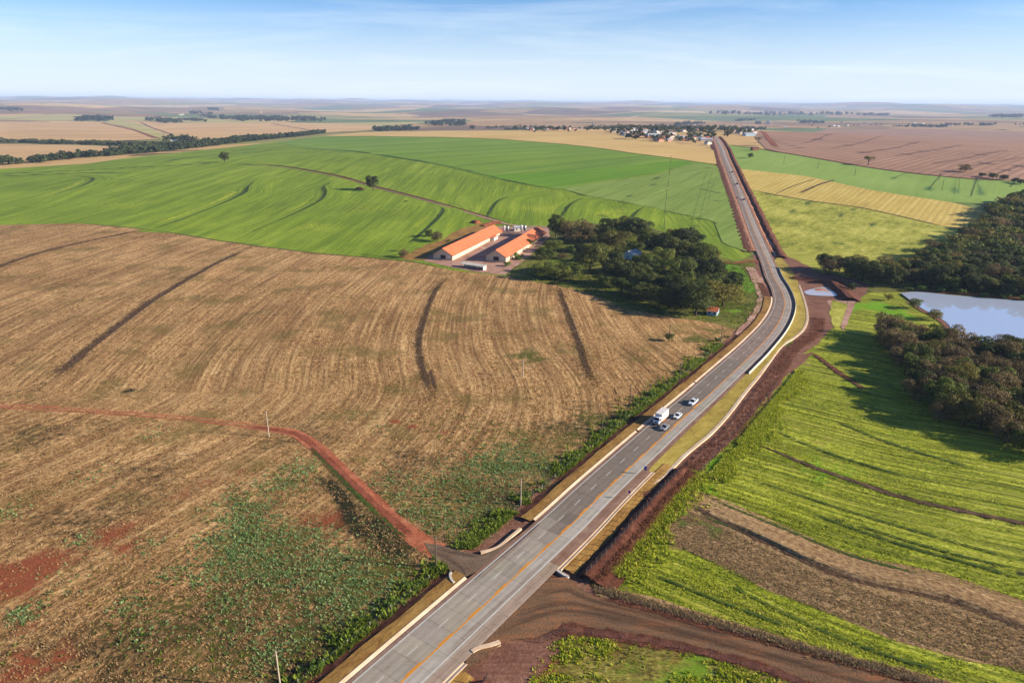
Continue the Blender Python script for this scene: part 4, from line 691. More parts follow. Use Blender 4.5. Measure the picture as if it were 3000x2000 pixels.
paintline('centre_line', -70, 620, 0.0, .34, M['yellow_paint'])
s = -62.0
while s < 150: paintline('centre_dash', s, s + 4.0, .33, .26, M['yellow_paint'], 2.0, .016); s += 9.1
s = 5.4 - 9.1 * 6
while s < 330: f = (lambda q: wl(q) * .5); paintline('lane_dash', s, s + 3.1, f, .15, M['white_paint'], 1.6); s += 9.1
# gutters
def lgut(s): e = wls(s); return [(e + 1.12, LIFT - .25), (e + 1.1, LIFT + .08), (e + .95, LIFT + .1), (e + .25, LIFT - .15), (e + .05, LIFT - .17), (e, LIFT - .03)]
for a, b in ((-70, 29.5), (57, 118.5), (119.5, 170), (171, 330)): strip('gutter', a, b, lgut, M['gutter'], 3.0, kind='structure')
def rgut(s): e = wrs(s) if s < 45 else -6.2; return [(e, LIFT - .03), (e - .05, LIFT - .1), (e - .25, LIFT - .1), (e - .75, LIFT + .05), (e - .88, LIFT + .05), (e - .92, LIFT - .3)]
for a, b in ((-70, 10.5), (44, 97)): strip('gutter', a, b, rgut, M['gutter'], 3.0, kind='structure')
strip('shoulder_edge', 44, 97, [(-4.7, LIFT - .02), (-6.2, LIFT - .03)], M['shoulder'], 3.0, road)
def gkerb(pts, w, h, name, mat, up=LIFT): return sweep(name, catmull(PW(pts), 6), [(-w / 2, up - .7), (-w / 2, up + h), (w / 2, up + h), (w / 2, up - .7)], mat, step=1.0, kind='structure', closed_ends=True)
gkerb([(1196, 1218), (1172, 1238), (1150, 1257), (1132, 1266), (1104, 1273)], .7, .0, 'gutter_flare', M['gutter'])
gkerb([(1043, 1345), (1037, 1338), (1034, 1329), (1036, 1321)], .5, .25, 'culvert_wall', M['barrier'])
gkerb([(1084, 1503), (1100, 1494), (1125, 1488), (1148, 1480)], .9, .12, 'gutter_flare', M['gutter'])
gkerb([(1278, 1312), (1292, 1322), (1306, 1330)], .7, -.1, 'culvert_wall', M['barrier'])
# left verge and its slope
for a, b in ((-70, 30), (56, 330)):
    strip('grass_verge', a, b, lambda s: [(12.2 - 2.2 * float(sst(200, 330, s)), LIFT - .05), (11, LIFT), (wls(s) + 1.12, LIFT)], M['verge'], 2.0, kind='structure', jitter=.3)
    strip('verge_slope', a, b, lambda s: [(15.2 - 2 * float(sst(200, 330, s)), .0), (13.6 - 2 * float(sst(200, 330, s)), .3), (12.2 - 2.2 * float(sst(200, 330, s)), LIFT - .06)], M['dark_soil'], 2.0, kind='structure', jitter=.4)
# right verge, ditch and bank under the fence
for a, b in ((-70, 9), (45, 104)):
    strip('grass_verge', a, b, [(-7.08, LIFT - .05), (-8.6, LIFT - .25), (-10.0, .3)], M['verge'], 2.0, kind='structure', jitter=.25)
    strip('earth_bank', a, b, [(-9.9, .32), (-10.6, .15), (-11.3, .75), (-12.0, 1.35), (-12.7, 1.55), (-13.6, 1.35), (-15.5, .75), (-20, .02)], M['dark_soil'] if a > 0 else M['red_soil'], 1.6, kind='structure', jitter=.4, smooth=True)
KL = [(1444, 1136.8), (1458, 1123), (1484, 1114), (1508, 1104), (1544, 1073), (1572, 1045), (1602, 1020), (1632, 995), (1672, 952), (1712, 900), (1742, 864), (1764, 834), (1795, 794), (1827, 773), (1848, 752), (1855, 724), (1848, 689), (1836, 655)]
KW = catmull(np.array([at(px, py, .4) for px, py in KL]), 6)
sweep('gutter', KW, [(-.6, .05), (-.55, .42), (.5, .5), (.6, .05)], M['gutter'], step=2.0, kind='structure')
def vz(V):
    d, al = polydist(V, RL); ax = np.interp(al - 70, RS, RZ) - .08; z0 = hgt(V[:, 0], V[:, 1]) + .3; k = 1 - sst(0, 5.0, np.abs(d) - 4.8); return z0 + (ax - z0) * k
sheet('grass_verge', [rp(s, wrs(s) + .05) for s in np.arange(101, 430, 6)] + list(PW([(1790, 588), (1815, 615), (1832, 645)])) + list(KW[::-1][::3]), M['verge_green'], zf=vz, res=2.2, edge=2.0, rowang=.9)
sweep('earth_bank', KW[4:-40], [(.5, .12), (1.3, -.02), (2.4, .4), (3.4, .5), (5.0, .35), (7, .08)], M['brown_soil'], step=1.6, kind='structure', jitter=.45, smooth=True)
strip('concrete_barrier', 192, 405, [(-5.3, LIFT - .1), (-5.4, LIFT + .2), (-5.46, LIFT + .7), (-5.66, LIFT + .7), (-5.72, LIFT + .2), (-5.84, LIFT - .2)], M['barrier'], 3.0, kind=None, ends=True, label='long low concrete barrier curving along the outer side of the bend', cat='barrier')
# tyre film along the lanes, dust dragged out of the junctions, ruts on the gravel
def filmmat(name, c, alpha):
    g = G(name, .9, .1); g.col(c); n = g.noise(g.map(g.attr('row'), (1 / .5, 1 / 14, 1)), 1.0, 5, .65); fd = g.attr('fade', 'Fac'); k = g.math('MULTIPLY', g.rng(n, .34, .62), g.math('MULTIPLY', g.rng(fd, 1.0, .2), alpha), clamp=True)
    t = g.n('ShaderNodeBsdfTransparent'); mx = g.n('ShaderNodeMixShader'); g.L(k, mx.inputs[0]); g.L(t.outputs[0], mx.inputs[1]); g.L(g.b.outputs[0], mx.inputs[2]); g.L(mx.outputs[0], g.nt.nodes['Material Output'].inputs[0]); return g.m
FILM = filmmat('tyre_film', (70, 60, 52), .13); DUST = filmmat('road_dust', (150, 98, 66), .3)
def rz_(V): d, al = polydist(V, RL); return np.interp(al - 70, RS, RZ)
for o_ in (.95, 2.55, 4.5, 6.15, -.85, -2.45): softband('tyre_marks', np.array([rp(s, o_) for s in range(-64, 420, 6)]), .8, M['joint'], .009, 4.0, True, zf=rz_, soft=FILM)
for o_, a_, b_ in ((7.4, 22, 64), (6.2, 30, 56), (-4.3, -4, 60), (-5.3, 2, 52), (-2.4, 8, 46), (7.6, 64, 300), (-4.2, 60, 200)): softband('road_dust', np.array([rp(s, o_) for s in np.linspace(a_, b_, 12)]), 1.2, M['joint'], .011, 2.0, True, zf=rz_, soft=DUST)
RUT = filmmat('rut_dark', (58, 44, 36), .45); RUTP = filmmat('rut_pale', (166, 128, 98), .35); fz_ = fanz(.17)
for q, m_ in (([(1130, 1462), (1210, 1428), (1300, 1405), (1400, 1418), (1568, 1458), (1743, 1504), (1950, 1560), (2200, 1632)], RUT), ([(1150, 1470), (1230, 1440), (1300, 1422), (1400, 1434), (1568, 1470), (1743, 1514), (1900, 1560)], RUTP), ([(1215, 1385), (1280, 1370), (1361, 1388), (1484, 1420), (1568, 1442), (1750, 1490), (1950, 1544)], RUTP), ([(1240, 1372), (1300, 1358), (1361, 1381), (1484, 1412), (1700, 1470)], RUT), ([(1180, 1420), (1290, 1388), (1400, 1406), (1568, 1450), (1743, 1496), (1950, 1552)], RUT)): softband('wheel_ruts', q, 1.1, M['joint'], .03, 1.2, zf=fz_, soft=m_)
fz2 = fanz(.16)
for q, m_ in (([(985, 1262), (1025, 1282), (1058, 1308), (1072, 1335)], RUT), ([(990, 1256), (1035, 1275), (1070, 1300), (1085, 1322)], RUTP), ([(1000, 1258), (1050, 1272), (1100, 1285)], RUT), ([(995, 1268), (1035, 1292), (1062, 1322)], RUTP)): softband('wheel_ruts', q, .8, M['joint'], .03, .8, zf=fz2, soft=m_)
# rough earth beside the unfinished road beyond the bend
strip('earth_shoulder', 452, REND, [(8.2, LIFT - .2), (6.5, LIFT + .05), (5.0, LIFT - .1)], soilmat('orange_soil', [(.3, (140, 86, 62)), (.5, (178, 124, 94)), (.72, (206, 158, 124))], .2), 3.0, kind='structure', jitter=.5)
strip('earth_bank', 448, REND, [(15, .1), (12.5, .4), (10.5, .7), (8.6, .6), (8.1, LIFT - .25)], M['dark_soil'], 4.0, kind='structure', jitter=.9)
strip('earth_shoulder', 452, REND, [(-4.95, LIFT - .1), (-6.4, LIFT), (-7.6, .3)], bpy.data.materials['orange_soil'], 3.0, kind='structure', jitter=.4)
strip('earth_bank', 436, REND, [(-7.5, .3), (-8.6, .25), (-10.4, 1.6), (-11.8, 1.7), (-15, .2)], M['dark_soil'], 4.0, kind='structure', jitter=.8)
sweep('concrete_channel', catmull(PW([(1757, 548), (1766, 560), (1776, 575), (1786, 590)]), 5), [(-1.6, .2), (-1.4, .95), (-1.0, .3), (1.0, .3), (1.4, .95), (1.7, .2)], M['barrier'], step=2, kind='structure')

# ------------------------------------------------------------------ small growth: straw, weeds, crop plants
def tufts(name, pts, h, w, mat, blades=4, lean=.6, zoff=.05, tint=None, spread=.35):
    """each plant a few bent blades; one mesh"""
    n = len(pts); 
    if not n: return
    h = np.broadcast_to(h, n); w = np.broadcast_to(w, n); z0 = hgt(pts[:, 0], pts[:, 1]) + zoff - .02
    B = blades; a = rng.uniform(0, 2 * np.pi, (n, B)); hh = h[:, None] * rng.uniform(.55, 1.15, (n, B)); ln = lean * rng.uniform(.3, 1.2, (n, B)) * hh; ww = w[:, None] * rng.uniform(.6, 1.2, (n, B))
    dx, dy = np.cos(a), np.sin(a); sp_ = spread * rng.uniform(.3, 1.0, (n, B)); bx = pts[:, :1] + dx * w[:, None] * sp_; by = pts[:, 1:2] + dy * w[:, None] * sp_; bz = np.repeat(z0[:, None], B, 1)
    v0 = np.stack([bx - dy * ww * .5, by + dx * ww * .5, bz], -1); v1 = np.stack([bx + dy * ww * .5, by - dx * ww * .5, bz], -1)
    v2 = np.stack([bx + dx * ln + dy * ww * .28, by + dy * ln - dx * ww * .28, bz + hh], -1); v3 = np.stack([bx + dx * ln - dy * ww * .28, by + dy * ln + dx * ww * .28, bz + hh], -1)
    V = np.stack([v0, v1, v2, v3], 2).reshape(-1, 3); F = np.arange(len(V)).reshape(-1, 4)
    me = mesh_np(name, V, F); t = (rng.random((n, 1)) * .65 + rng.random((n, B)) * .35) if tint is None else np.clip(tint[:, None] + rng.normal(0, .12, (n, B)), 0, 1)
    at_ = me.attributes.new('tint', 'FLOAT', 'POINT'); at_.data.foreach_set('value', np.repeat(t.ravel(), 4).astype(np.float32))
    return tag(link(name, me, mat), kind='stuff')
def scatter(poly, n):
    poly = np.asarray(poly); lo, hi = poly.min(0), poly.max(0); p = rng.uniform(lo, hi, (n, 2)); return p[inside(poly, p)]
def off_road(p, lo=-11.5, hi=12.8):
    d, al = polydist(p, RL[:260:6]); return (d > hi) | (d < lo)
def nearcam(p, r): return np.hypot(p[:, 0], p[:, 1]) < r
TRK = catmull(PW([(-300, 912), (0, 932), (200, 944), (400, 959), (560, 976), (640, 988), (690, 1000), (735, 1035), (800, 1097), (880, 1172), (960, 1238), (1010, 1268)]), 4)
FAN = PW([(970, 1242), (1062, 1262), (1140, 1266), (1190, 1215), (1060, 1345), (1030, 1310), (985, 1275)])
def build_growth():
    left = list(PW([(-150, 800), (500, 700), (900, 690), (1200, 700), (1500, 760), (1640, 790)])) + [rp(s, 12.5) for s in (200, 150, 100, 50, 0, -20)] + [at(450, 1750), at(-150, 1750)]
    p = scatter(left, 270000); r = np.hypot(p[:, 0], p[:, 1]); p = p[rng.random(len(p)) < np.clip((150 / r) ** 2.2, .04, 1)]
    p = p[off_road(p)]; d, _ = polydist(p, TRK); p = p[(np.abs(d) > 2.4) & ~inside(FAN, p)]
    cl = wob(p[:, 0] * .21, p[:, 1] * .17) + .6 * wob(p[:, 0] * .9, p[:, 1] * .8); p = p[cl + rng.normal(0, .5, len(p)) > -.25]
    tufts('straw_stubble', p, rng.uniform(.14, .34, len(p)), rng.uniform(.09, .2, len(p)), M['straw'], 4, 1.5, spread=1.6)
    # clumps of grey-green and fresh weeds
    W1 = []; W2 = []
    for px, py, rr, n in [(560, 1160, 7, 220), (575, 1215, 7, 260), (590, 1260, 7, 260), (610, 1310, 6, 200), (520, 1290, 5, 120), (650, 1110, 6, 140), (700, 1075, 5, 120), (720, 1225, 5, 90), (755, 1290, 7, 220), (790, 1330, 7, 200), (690, 1330, 6, 120), (480, 1240, 3, 40), (470, 1330, 3, 40), (340, 1250, 3, 30), (400, 1320, 3, 40), (45, 1410, 2.5, 50), (70, 1415, 2, 30), (20, 1180, 4, 40), (190, 1240, 3, 24), (300, 1395, 3, 40), (520, 1390, 3, 40), (640, 1480, 4, 60), (610, 1520, 4, 50), (1150, 1070, 9, 240), (1190, 1045, 8, 200), (1090, 1085, 8, 160), (1230, 1085, 8, 160), (1020, 1100, 7, 90), (950, 1110, 6, 70), (1120, 1140, 9, 180), (1000, 1170, 8, 150), (920, 1180, 7, 120), (1060, 1200, 8, 200), (880, 1110, 6, 70), (350, 1000, 5, 30), (220, 1090, 6, 30), (840, 1390, 8, 180), (900, 1350, 8, 160), (740, 1420, 7, 120), (560, 1440, 6, 90), (330, 1460, 5, 40), (160, 1330, 5, 20), (870, 985, 3, 12), (820, 960, 3, 10)]:
        c = at(px, py); W1.append(c + rng.normal(0, rr * .7, (int(n * 1.5), 2)))
    W1 = np.vstack(W1); W1 = W1[off_road(W1) & ~inside(FAN, W1)]; d, _ = polydist(W1, TRK); W1 = W1[np.abs(d) > 2.6]
    tufts('grey_green_weeds', W1, rng.uniform(.15, .42, len(W1)), rng.uniform(.1, .22, len(W1)), M['weed'], 9, 1.1, spread=1.6)
    lft = list(PW([(-100, 900), (800, 900), (1300, 900), (1640, 790)])) + [rp(s, 12.8) for s in (180, 120, 60, 0, -20)] + [at(500, 1700), at(-100, 1700)]
    p = scatter(lft, 26000); cl = wob(p[:, 0] * .13 + 4, p[:, 1] * .11); k = sst(1050, 1400, 0) + (p[:, 0] + .55 * (160 - p[:, 1]) > -75); p = p[(cl + rng.normal(0, .4, len(p)) > .55) & (k > 0) & off_road(p) & ~inside(FAN, p)]; d, _ = polydist(p, TRK); p = p[np.abs(d) > 2.6]
    tufts('field_weeds', p, rng.uniform(.2, .45, len(p)), rng.uniform(.14, .3, len(p)), M['brightweed'], 6, 1.2, tint=rng.random(len(p)) * .6, spread=.9)
    # rank growth along the left verge, thick near the side road and by the truck
    S = rng.uniform(-40, 230, 9000); o = 14.2 + rng.gamma(1.6, 1.3, len(S)); k = .02 + .75 * (wob(S * .2, S * .11) > .1) + (np.abs(S - 135) < 45) * .35 + (S < 32) * .3; S = S[rng.random(len(S)) < k * .6][:9000]; o = 14.2 + rng.gamma(1.5, 1.3, len(S))
    p = np.array([rp(a, b) for a, b in zip(S, o)]); p = p[~inside(FAN, p)]
    tufts('verge_weeds', p, rng.uniform(.35, 1.1, len(p)), rng.uniform(.2, .45, len(p)), M['brightweed'], 9, .8, spread=1.2)
    # right-hand crop in rows
    band = PW([(1530, 1196), (1568, 1172), (1673, 1205), (1883, 1303), (2163, 1373), (2352, 1436), (2800, 1580), (2800, 1680), (2352, 1548), (2233, 1512), (2058, 1468), (1883, 1400), (1743, 1345), (1640, 1295), (1570, 1262), (1520, 1240)])
    rowr = catmull(PW([(1568, 1100), (1760, 1160), (1960, 1225), (2150, 1275), (2400, 1330)]), 6)
    poly = [rp(s, -13.5) for s in (42, 70, 100)] + [rp(s, -19) for s in (120, 150, 180, 210)] + list(PW([(1870, 790), (1960, 700), (2080, 700), (2160, 745), (2400, 850), (2460, 1660), (2268, 1586), (2093, 1540), (1883, 1486), (1743, 1446), (1568, 1394), (1484, 1368), (1400, 1340)]))
    p = scatter(poly, 380000); r = np.hypot(p[:, 0], p[:, 1]); p = p[rng.random(len(p)) < np.clip((140 / r) ** 1.6, .08, 1)]
    ro, al = polydist(p, rowr); q = np.cos(ro * 2 * np.pi / 2.6 + 5.0 * wob(p[:, 0] * .05, p[:, 1] * .05)) * (.35 + .65 * wob(al * .04, ro * .09)); inb = inside(band, p + rng.normal(0, 2.0, p.shape))
    dens = .2 + .4 * q + .45 * wob(al * .05, ro * .16) + .25 * wob(p[:, 0] * .5, p[:, 1] * .5)
    keep = (rng.random(len(p)) < np.clip(dens, .03, 1)) & (~inb | (rng.random(len(p)) < .07))
    fur, _ = polydist(p, catmull(PW([(1700, 1005), (1760, 1028), (1850, 1066), (1960, 1105), (2100, 1150), (2400, 1212)]), 4)); keep &= np.abs(fur) > 1.1
    fur, _ = polydist(p, catmull(PW([(1865, 810), (1930, 858), (1990, 897)]), 4)); keep &= np.abs(fur) > 1.3
    p = p[keep]; ro = ro[keep]; al = al[keep]; t = np.clip(.42 + .3 * wob(al * .03, ro * .22 + 3) + .15 * rng.normal(0, 1, len(p)), 0, 1)
    tufts('sorghum_plants', p, rng.uniform(.12, .32, len(p)), rng.uniform(.1, .22, len(p)), M['cropleaf'], 4, 1.3, tint=t, spread=1.6)
    pb = scatter(band, 60000); pb = pb[rng.random(len(pb)) < np.clip((140 / np.hypot(pb[:, 0], pb[:, 1])) ** 2, .05, 1)]
    tufts('straw_stubble', pb, rng.uniform(.1, .28, len(pb)), rng.uniform(.08, .18, len(pb)), M['dry'], 3, 1.6, .1, spread=1.5)
    ds = catmull(PW([(1376, 1354), (1484, 1386), (1568, 1410), (1743, 1460), (1883, 1500), (2093, 1556), (2400, 1645)]), 6); L = resample(ds, .25); pd = L[rng.integers(0, len(L), 5000)] + rng.normal(0, .7, (5000, 2))
    tufts('dry_grass', pd, rng.uniform(.2, .5, len(pd)), rng.uniform(.1, .2, len(pd)), M['dry'], 5, 1.1, .1, spread=1.2)
    lr = [at(1240, 1495), at(1300, 1465), at(1379, 1468), at(1484, 1484), at(1568, 1499), at(1743, 1543), at(1950, 1630), at(1950, 1800), at(1100, 1800)] + [rp(s, -20) for s in (-20, 10)]
    p = scatter(lr, 26000); k = wob(p[:, 0] * .22, p[:, 1] * .3) + .5 * wob(p[:, 0] * .9, p[:, 1]) + rng.normal(0, .35, len(p)); p = p[k > .25]
    tufts('field_weeds', p, rng.uniform(.2, .5, len(p)), rng.uniform(.14, .3, len(p)), M['cropleaf'], 5, 1.1, spread=1.0)
    # lush strip along the top of the bank
    S = rng.uniform(50, 210, 9000); o = -15 - np.where(S > 105, 5, 0) - rng.gamma(1.6, 1.6, len(S)); k = wob(S * .15, o * .3) > -.25; p = np.array([rp(a, b) for a, b in zip(S[k], o[k])])
    tufts('verge_weeds', p, rng.uniform(.25, .6, len(p)), rng.uniform(.12, .28, len(p)), M['cropleaf'], 8, 1.0, .25, spread=1.6)
    for q, hi, sc in ST:
        L = resample(catmull(PW(q), 6), .4); k = rng.integers(0, len(L), 1300); p = L[k] + rng.normal(0, 2.0 if sc == .5 else 1.3, (len(k), 2)); p = p[rng.random(len(p)) < .35 + .5 * wob(p[:, 0] * .3, p[:, 1] * .3)]
        tufts('terrace_growth', p, rng.uniform(.2, .5, len(p)), rng.uniform(.12, .28, len(p)), M['dullgrowth'], 5, 1.2, .3, spread=1.3)
    # grass round the grove and pond
    gp = list(PW([(1190, 640), (1240, 570), (1330, 530), (1500, 540), (1640, 600)])) + [rp(s, 10) for s in (420, 360, 320, 290, 265)] + list(PW([(1640, 738), (1430, 700), (1260, 650)]))
    p = scatter(gp, 9000); tufts('pasture_grass', p, rng.uniform(.3, .8, len(p)), rng.uniform(.3, .7, len(p)), M['brightweed'], 5, .9, .1, spread=1.2, tint=np.clip(.35 + .4 * wob(p[:, 0] * .1, p[:, 1] * .1), 0, 1))
    # clods on banks and bare ground
    pc = []
    for a, b in ((-30, 9), (45, 104)): S = rng.uniform(a, b, 2600); pc.append(np.array([rp(x, y) for x, y in zip(S, rng.uniform(-16.5, -11.8, len(S)))]))
    S = rng.uniform(108, 250, 2200)
    tufts('soil_clods', np.vstack(pc), .2, rng.uniform(.14, .36, 5200), M['clod'], 3, 1.2, 1.05, spread=1.5)
    L = resample(KW, .3)[10:-230]; t = np.gradient(L, axis=0); t /= np.hypot(*t.T)[:, None]; k = rng.integers(0, len(L), 4200); o = rng.uniform(2.4, 8.5, len(k)); p = L[k] + np.c_[t[k][:, 1], -t[k][:, 0]] * o[:, None]
    tufts('soil_clods', p, .25, rng.uniform(.14, .4, len(p)), M['clod'], 3, 1.2, .45, spread=1.5)
build_growth()

# ------------------------------------------------------------------ trees
def make_crown(name, seed, lobes, leaves, size, rx, rz, zc, mat, open_=0.0, flat=.6):
    """leaf-sized faces spread through a crown of uneven lobes"""
    r = np.random.default_rng(seed); C = []; RR = []
    for i in range(lobes):
        a = r.uniform(0, 2 * np.pi); d = r.uniform(.15, .78) ** .7 * rx; zz = r.uniform(-.8, .75) * rz * (1 - .35 * d / rx); C.append((d * np.cos(a), d * np.sin(a), zc + zz)); RR.append(r.uniform(.15, .43) * rx)
    C = np.array(C); RR = np.array(RR); k = r.choice(lobes, leaves, p=RR ** 2 / (RR ** 2).sum()); u = r.normal(0, 1, (leaves, 3)); u[:, 2] = np.abs(u[:, 2]) * np.where(r.random(leaves) < .78, 1, -1); u /= np.linalg.norm(u, axis=1)[:, None]
    rad = RR[k] * r.uniform(.72, 1.1, leaves) ** (1 + open_); p = C[k] + u * rad[:, None] * np.array([1, 1, .8])
    keep = np.ones(leaves, bool)
    for c, q in zip(C, RR): keep &= np.linalg.norm((p - c) / np.array([1, 1, .8]), axis=1) > q * .66
    p = p[keep]; u = u[keep]; n = len(p)
    nn = u + r.normal(0, .55, (n, 3)); nn /= np.linalg.norm(nn, axis=1)[:, None]; t = np.cross(nn, r.normal(0, 1, (n, 3))); t /= np.linalg.norm(t, axis=1)[:, None]; b = np.cross(nn, t)
    s = (size * r.uniform(.6, 1.3, n))[:, None]; V = np.stack([p + t * s * .5, p + b * s * .32, p - t * s * .5, p - b * s * .32], 1).reshape(-1, 3)
    me = mesh_np(name, V, np.arange(len(V)).reshape(-1, 4)); me.materials.append(mat); return me, C, RR
def make_trunk(name, seed, h, rad, C, twigs=0):
    r = random.Random(seed); mb = MB(); top = Vector((r.uniform(-.3, .3), r.uniform(-.3, .3), h)); mb.tube([(0, 0, -.4), (0, 0, h * .3), top * .7 + Vector((0, 0, 0)), top], [rad * 1.35, rad, rad * .85, rad * .6], 7)
    for c in list(C)[:9]:
        c = Vector([float(v) for v in c]); st = top * r.uniform(.55, 1.0); mid = st.lerp(c, .5) + Vector((r.uniform(-.4, .4), r.uniform(-.4, .4), r.uniform(0, .5))); mb.tube([st, mid, c], [rad * .5, rad * .3, rad * .1], 5)
        for _ in range(twigs): e = c + Vector((r.uniform(-1, 1), r.uniform(-1, 1), r.uniform(-.2, 1.2))) * 1.6; mb.tube([mid.lerp(c, r.random()), e], [rad * .12, rad * .04], 4)
    me = mb.mesh(name, True); me.materials.append(M['bark']); return me
PROTO = {}
def proto(kind, var, leaves, size, lobes, rx, rz, zc, mat, open_=0.0, trad=.3, twigs=0):
    for v in range(var):
        cm, C, RR = make_crown('crown', hash((kind, v)) % 9973 if False else (sum(map(ord, kind)) * 31 + v * 17), lobes, leaves, size, rx, rz, zc, M[mat], open_)
        PROTO.setdefault(kind, []).append((cm, make_trunk('trunk', v + 5, zc - rz * .35, trad, C, twigs)))
# unit trees about 10 m wide and 10 m high
proto('dense', 4, 6800, .5, 30, 5.0, 4.1, 5.3, 'leaf_dark')
proto('mid', 4, 6000, .5, 30, 5.0, 4.1, 5.3, 'leaf_mid')
proto('olive', 3, 5400, .48, 30, 5.2, 3.6, 5.2, 'leaf_olive', .2)
proto('brown', 4, 4800, .46, 34, 5.2, 3.8, 5.0, 'leaf_brown', .5, .26, 3)
proto('tall', 3, 3000, .55, 14, 3.2, 6.0, 9.0, 'leaf_dark', .2)
proto('umbrella', 1, 1900, .5, 16, 5.2, 1.2, 7.6, 'leaf_olive', .3, .34, 2)
proto('bush', 3, 1300, .42, 8, 3.0, 1.6, 1.3, 'leaf_bush', .1, .1)
proto('far', 4, 340, 1.7, 10, 5.0, 4.2, 5.0, 'leaf_far', 0, .4)
proto('fartall', 3, 300, 1.9, 10, 3.2, 6.2, 9.0, 'leaf_far', 0, .4)
TR = random.Random(3)
def tree(kind, q, w, label, group=None, name='tree', hs=1.0, cat='tree', var=None, parts=True):
    cm, tm = PROTO[kind][TR.randrange(len(PROTO[kind])) if var is None else var]; z = float(hgt(q[0], q[1]))
    t = bpy.data.objects.new(name, None); t.empty_display_size = .5; COL.objects.link(t); t.location = (q[0], q[1], z - .05); t.rotation_euler = (0, 0, TR.uniform(0, 6.28))
    k = w / (10.0 if kind not in ('tall', 'fartall', 'bush') else (6.4 if kind != 'bush' else 6.0)); t.scale = (k * TR.uniform(.92, 1.08), k * TR.uniform(.92, 1.08), k * hs)
    c = bpy.data.objects.new('crown', cm); COL.objects.link(c); c.parent = t
    if parts: b = bpy.data.objects.new('trunk', tm); COL.objects.link(b); b.parent = t
    return tag(t, label, cat, group)
R4 = lambda x, y: (940.8 + x * .3667, 454.7 + y * .3667)
def mp(px): return px
def build_grove():
    G0 = 'trees of the farm grove'
    L = [(915, 245, 56, 'dense', 1.25), (965, 262, 52, 'dense', 1.0), (1050, 285, 92, 'brown', .85), (1120, 285, 60, 'dense', .8), (1200, 282, 62, 'dense', .9), (1255, 270, 72, 'dense', 1.0), (1345, 268, 78, 'dense', .95), (1440, 275, 74, 'dense', 1.0), (1485, 300, 56, 'mid', .9), (1290, 345, 96, 'olive', .8), (845, 380, 66, 'mid', .62), (905, 335, 56, 'mid', .7), (752, 305, 30, 'dense', .8), (1125, 478, 108, 'dense', .95), (840, 505, 84, 'mid', .6), (930, 510, 80, 'mid', .55), (1020, 500, 70, 'mid', .7), (1270, 470, 76, 'dense', .9), (1290, 545, 90, 'dense', .9), (1375, 560, 84, 'dense', .8), (1480, 470, 78, 'mid', .85), (1480, 545, 78, 'dense', .8), (1555, 370, 76, 'dense', 1.0), (1650, 300, 56, 'olive', .95), (1715, 325, 80, 'dense', .95), (1775, 320, 60, 'dense', .95), (1670, 390, 80, 'dense', .9), (1740, 400, 66, 'dense', .9), (1830, 405, 76, 'mid', .8), (1890, 400, 50, 'olive', .8), (1600, 440, 76, 'mid', .85), (1620, 400, 50, 'mid', .8), (1540, 500, 70, 'mid', .85), (1440, 610, 84, 'dense', .85), (1540, 630, 88, 'dense', .9), (1690, 540, 100, 'mid', .85), (1620, 640, 100, 'dense', .85), (1790, 735, 108, 'dense', .9), (1700, 700, 96, 'dense', .85), (1850, 530, 90, 'dense', .95), (1920, 500, 56, 'dense', .9), (2020, 580, 62, 'dense', .9), (1960, 680, 112, 'olive', .7), (1750, 480, 76, 'dense', .85), (1400, 500, 70, 'dense', .8), (1340, 470, 50, 'mid', .7), (1000, 340, 40, 'bush', 1.0), (960, 380, 40, 'brown', .5), (1880, 620, 80, 'mid', .8), (680, 385, 40, 'bush', 1.0), (620, 430, 30, 'bush', 1), (1430, 340, 44, 'mid', .7), (1060, 330, 40, 'mid', .6), (1930, 600, 70, 'dense', .85), (1900, 560, 60, 'mid', .8), (1560, 690, 84, 'dense', .8), (1470, 650, 80, 'dense', .75), (1380, 610, 70, 'mid', .75), (1330, 600, 66, 'dense', .8), (2000, 630, 60, 'olive', .7), (1230, 560, 60, 'mid', .7), (1640, 700, 80, 'dense', .8), (1800, 640, 80, 'mid', .85), (1180, 400, 60, 'dense', .8), (1210, 340, 60, 'olive', .8)]
    uniq = {0: 'tallest dark round tree behind the right barn at the grove edge', 9: 'yellowish spreading tree in the middle of the grove', 13: 'big brown-green dome tree standing alone below the grove houses', 37: 'broad dark dome tree beside the little blue-walled house', 42: 'low olive spreading tree between the little house and the road', 2: 'wide brownish tree at the upper left of the grove'}
    for i, (x, y, r, k, hs) in enumerate(L):
        q = at(*R4(x, y)); d = math.hypot(math.hypot(*q), 100) / 1568; w = 2 * r * .3667 * d
        sub = {'dense': 'dark dense tree crowded in the farm grove', 'mid': 'mid green leafy tree crowded in the farm grove', 'olive': 'olive tree crowded in the farm grove', 'brown': 'small brownish tree inside the farm grove', 'bush': 'low bright green bush on the grove margin'}[k]
        zn = 'along its upper edge toward the wheat' if y < 335 else 'at its right end near the road' if x > 1780 else 'in its front row facing the stubble' if y > 555 else 'at its left end by the barns' if x < 1060 else 'around the grey-roofed house'
        sub = sub.replace(' crowded in the farm grove', ' in the farm grove, ' + zn)
        tree(k, q, w, uniq.get(i, sub), None if i in uniq else G0 + ' ' + k + ' ' + zn, hs=hs * (1.0 if k == 'bush' else 1.08), cat='bush' if k == 'bush' else 'tree', name='bush' if k == 'bush' else 'tree')
build_grove()
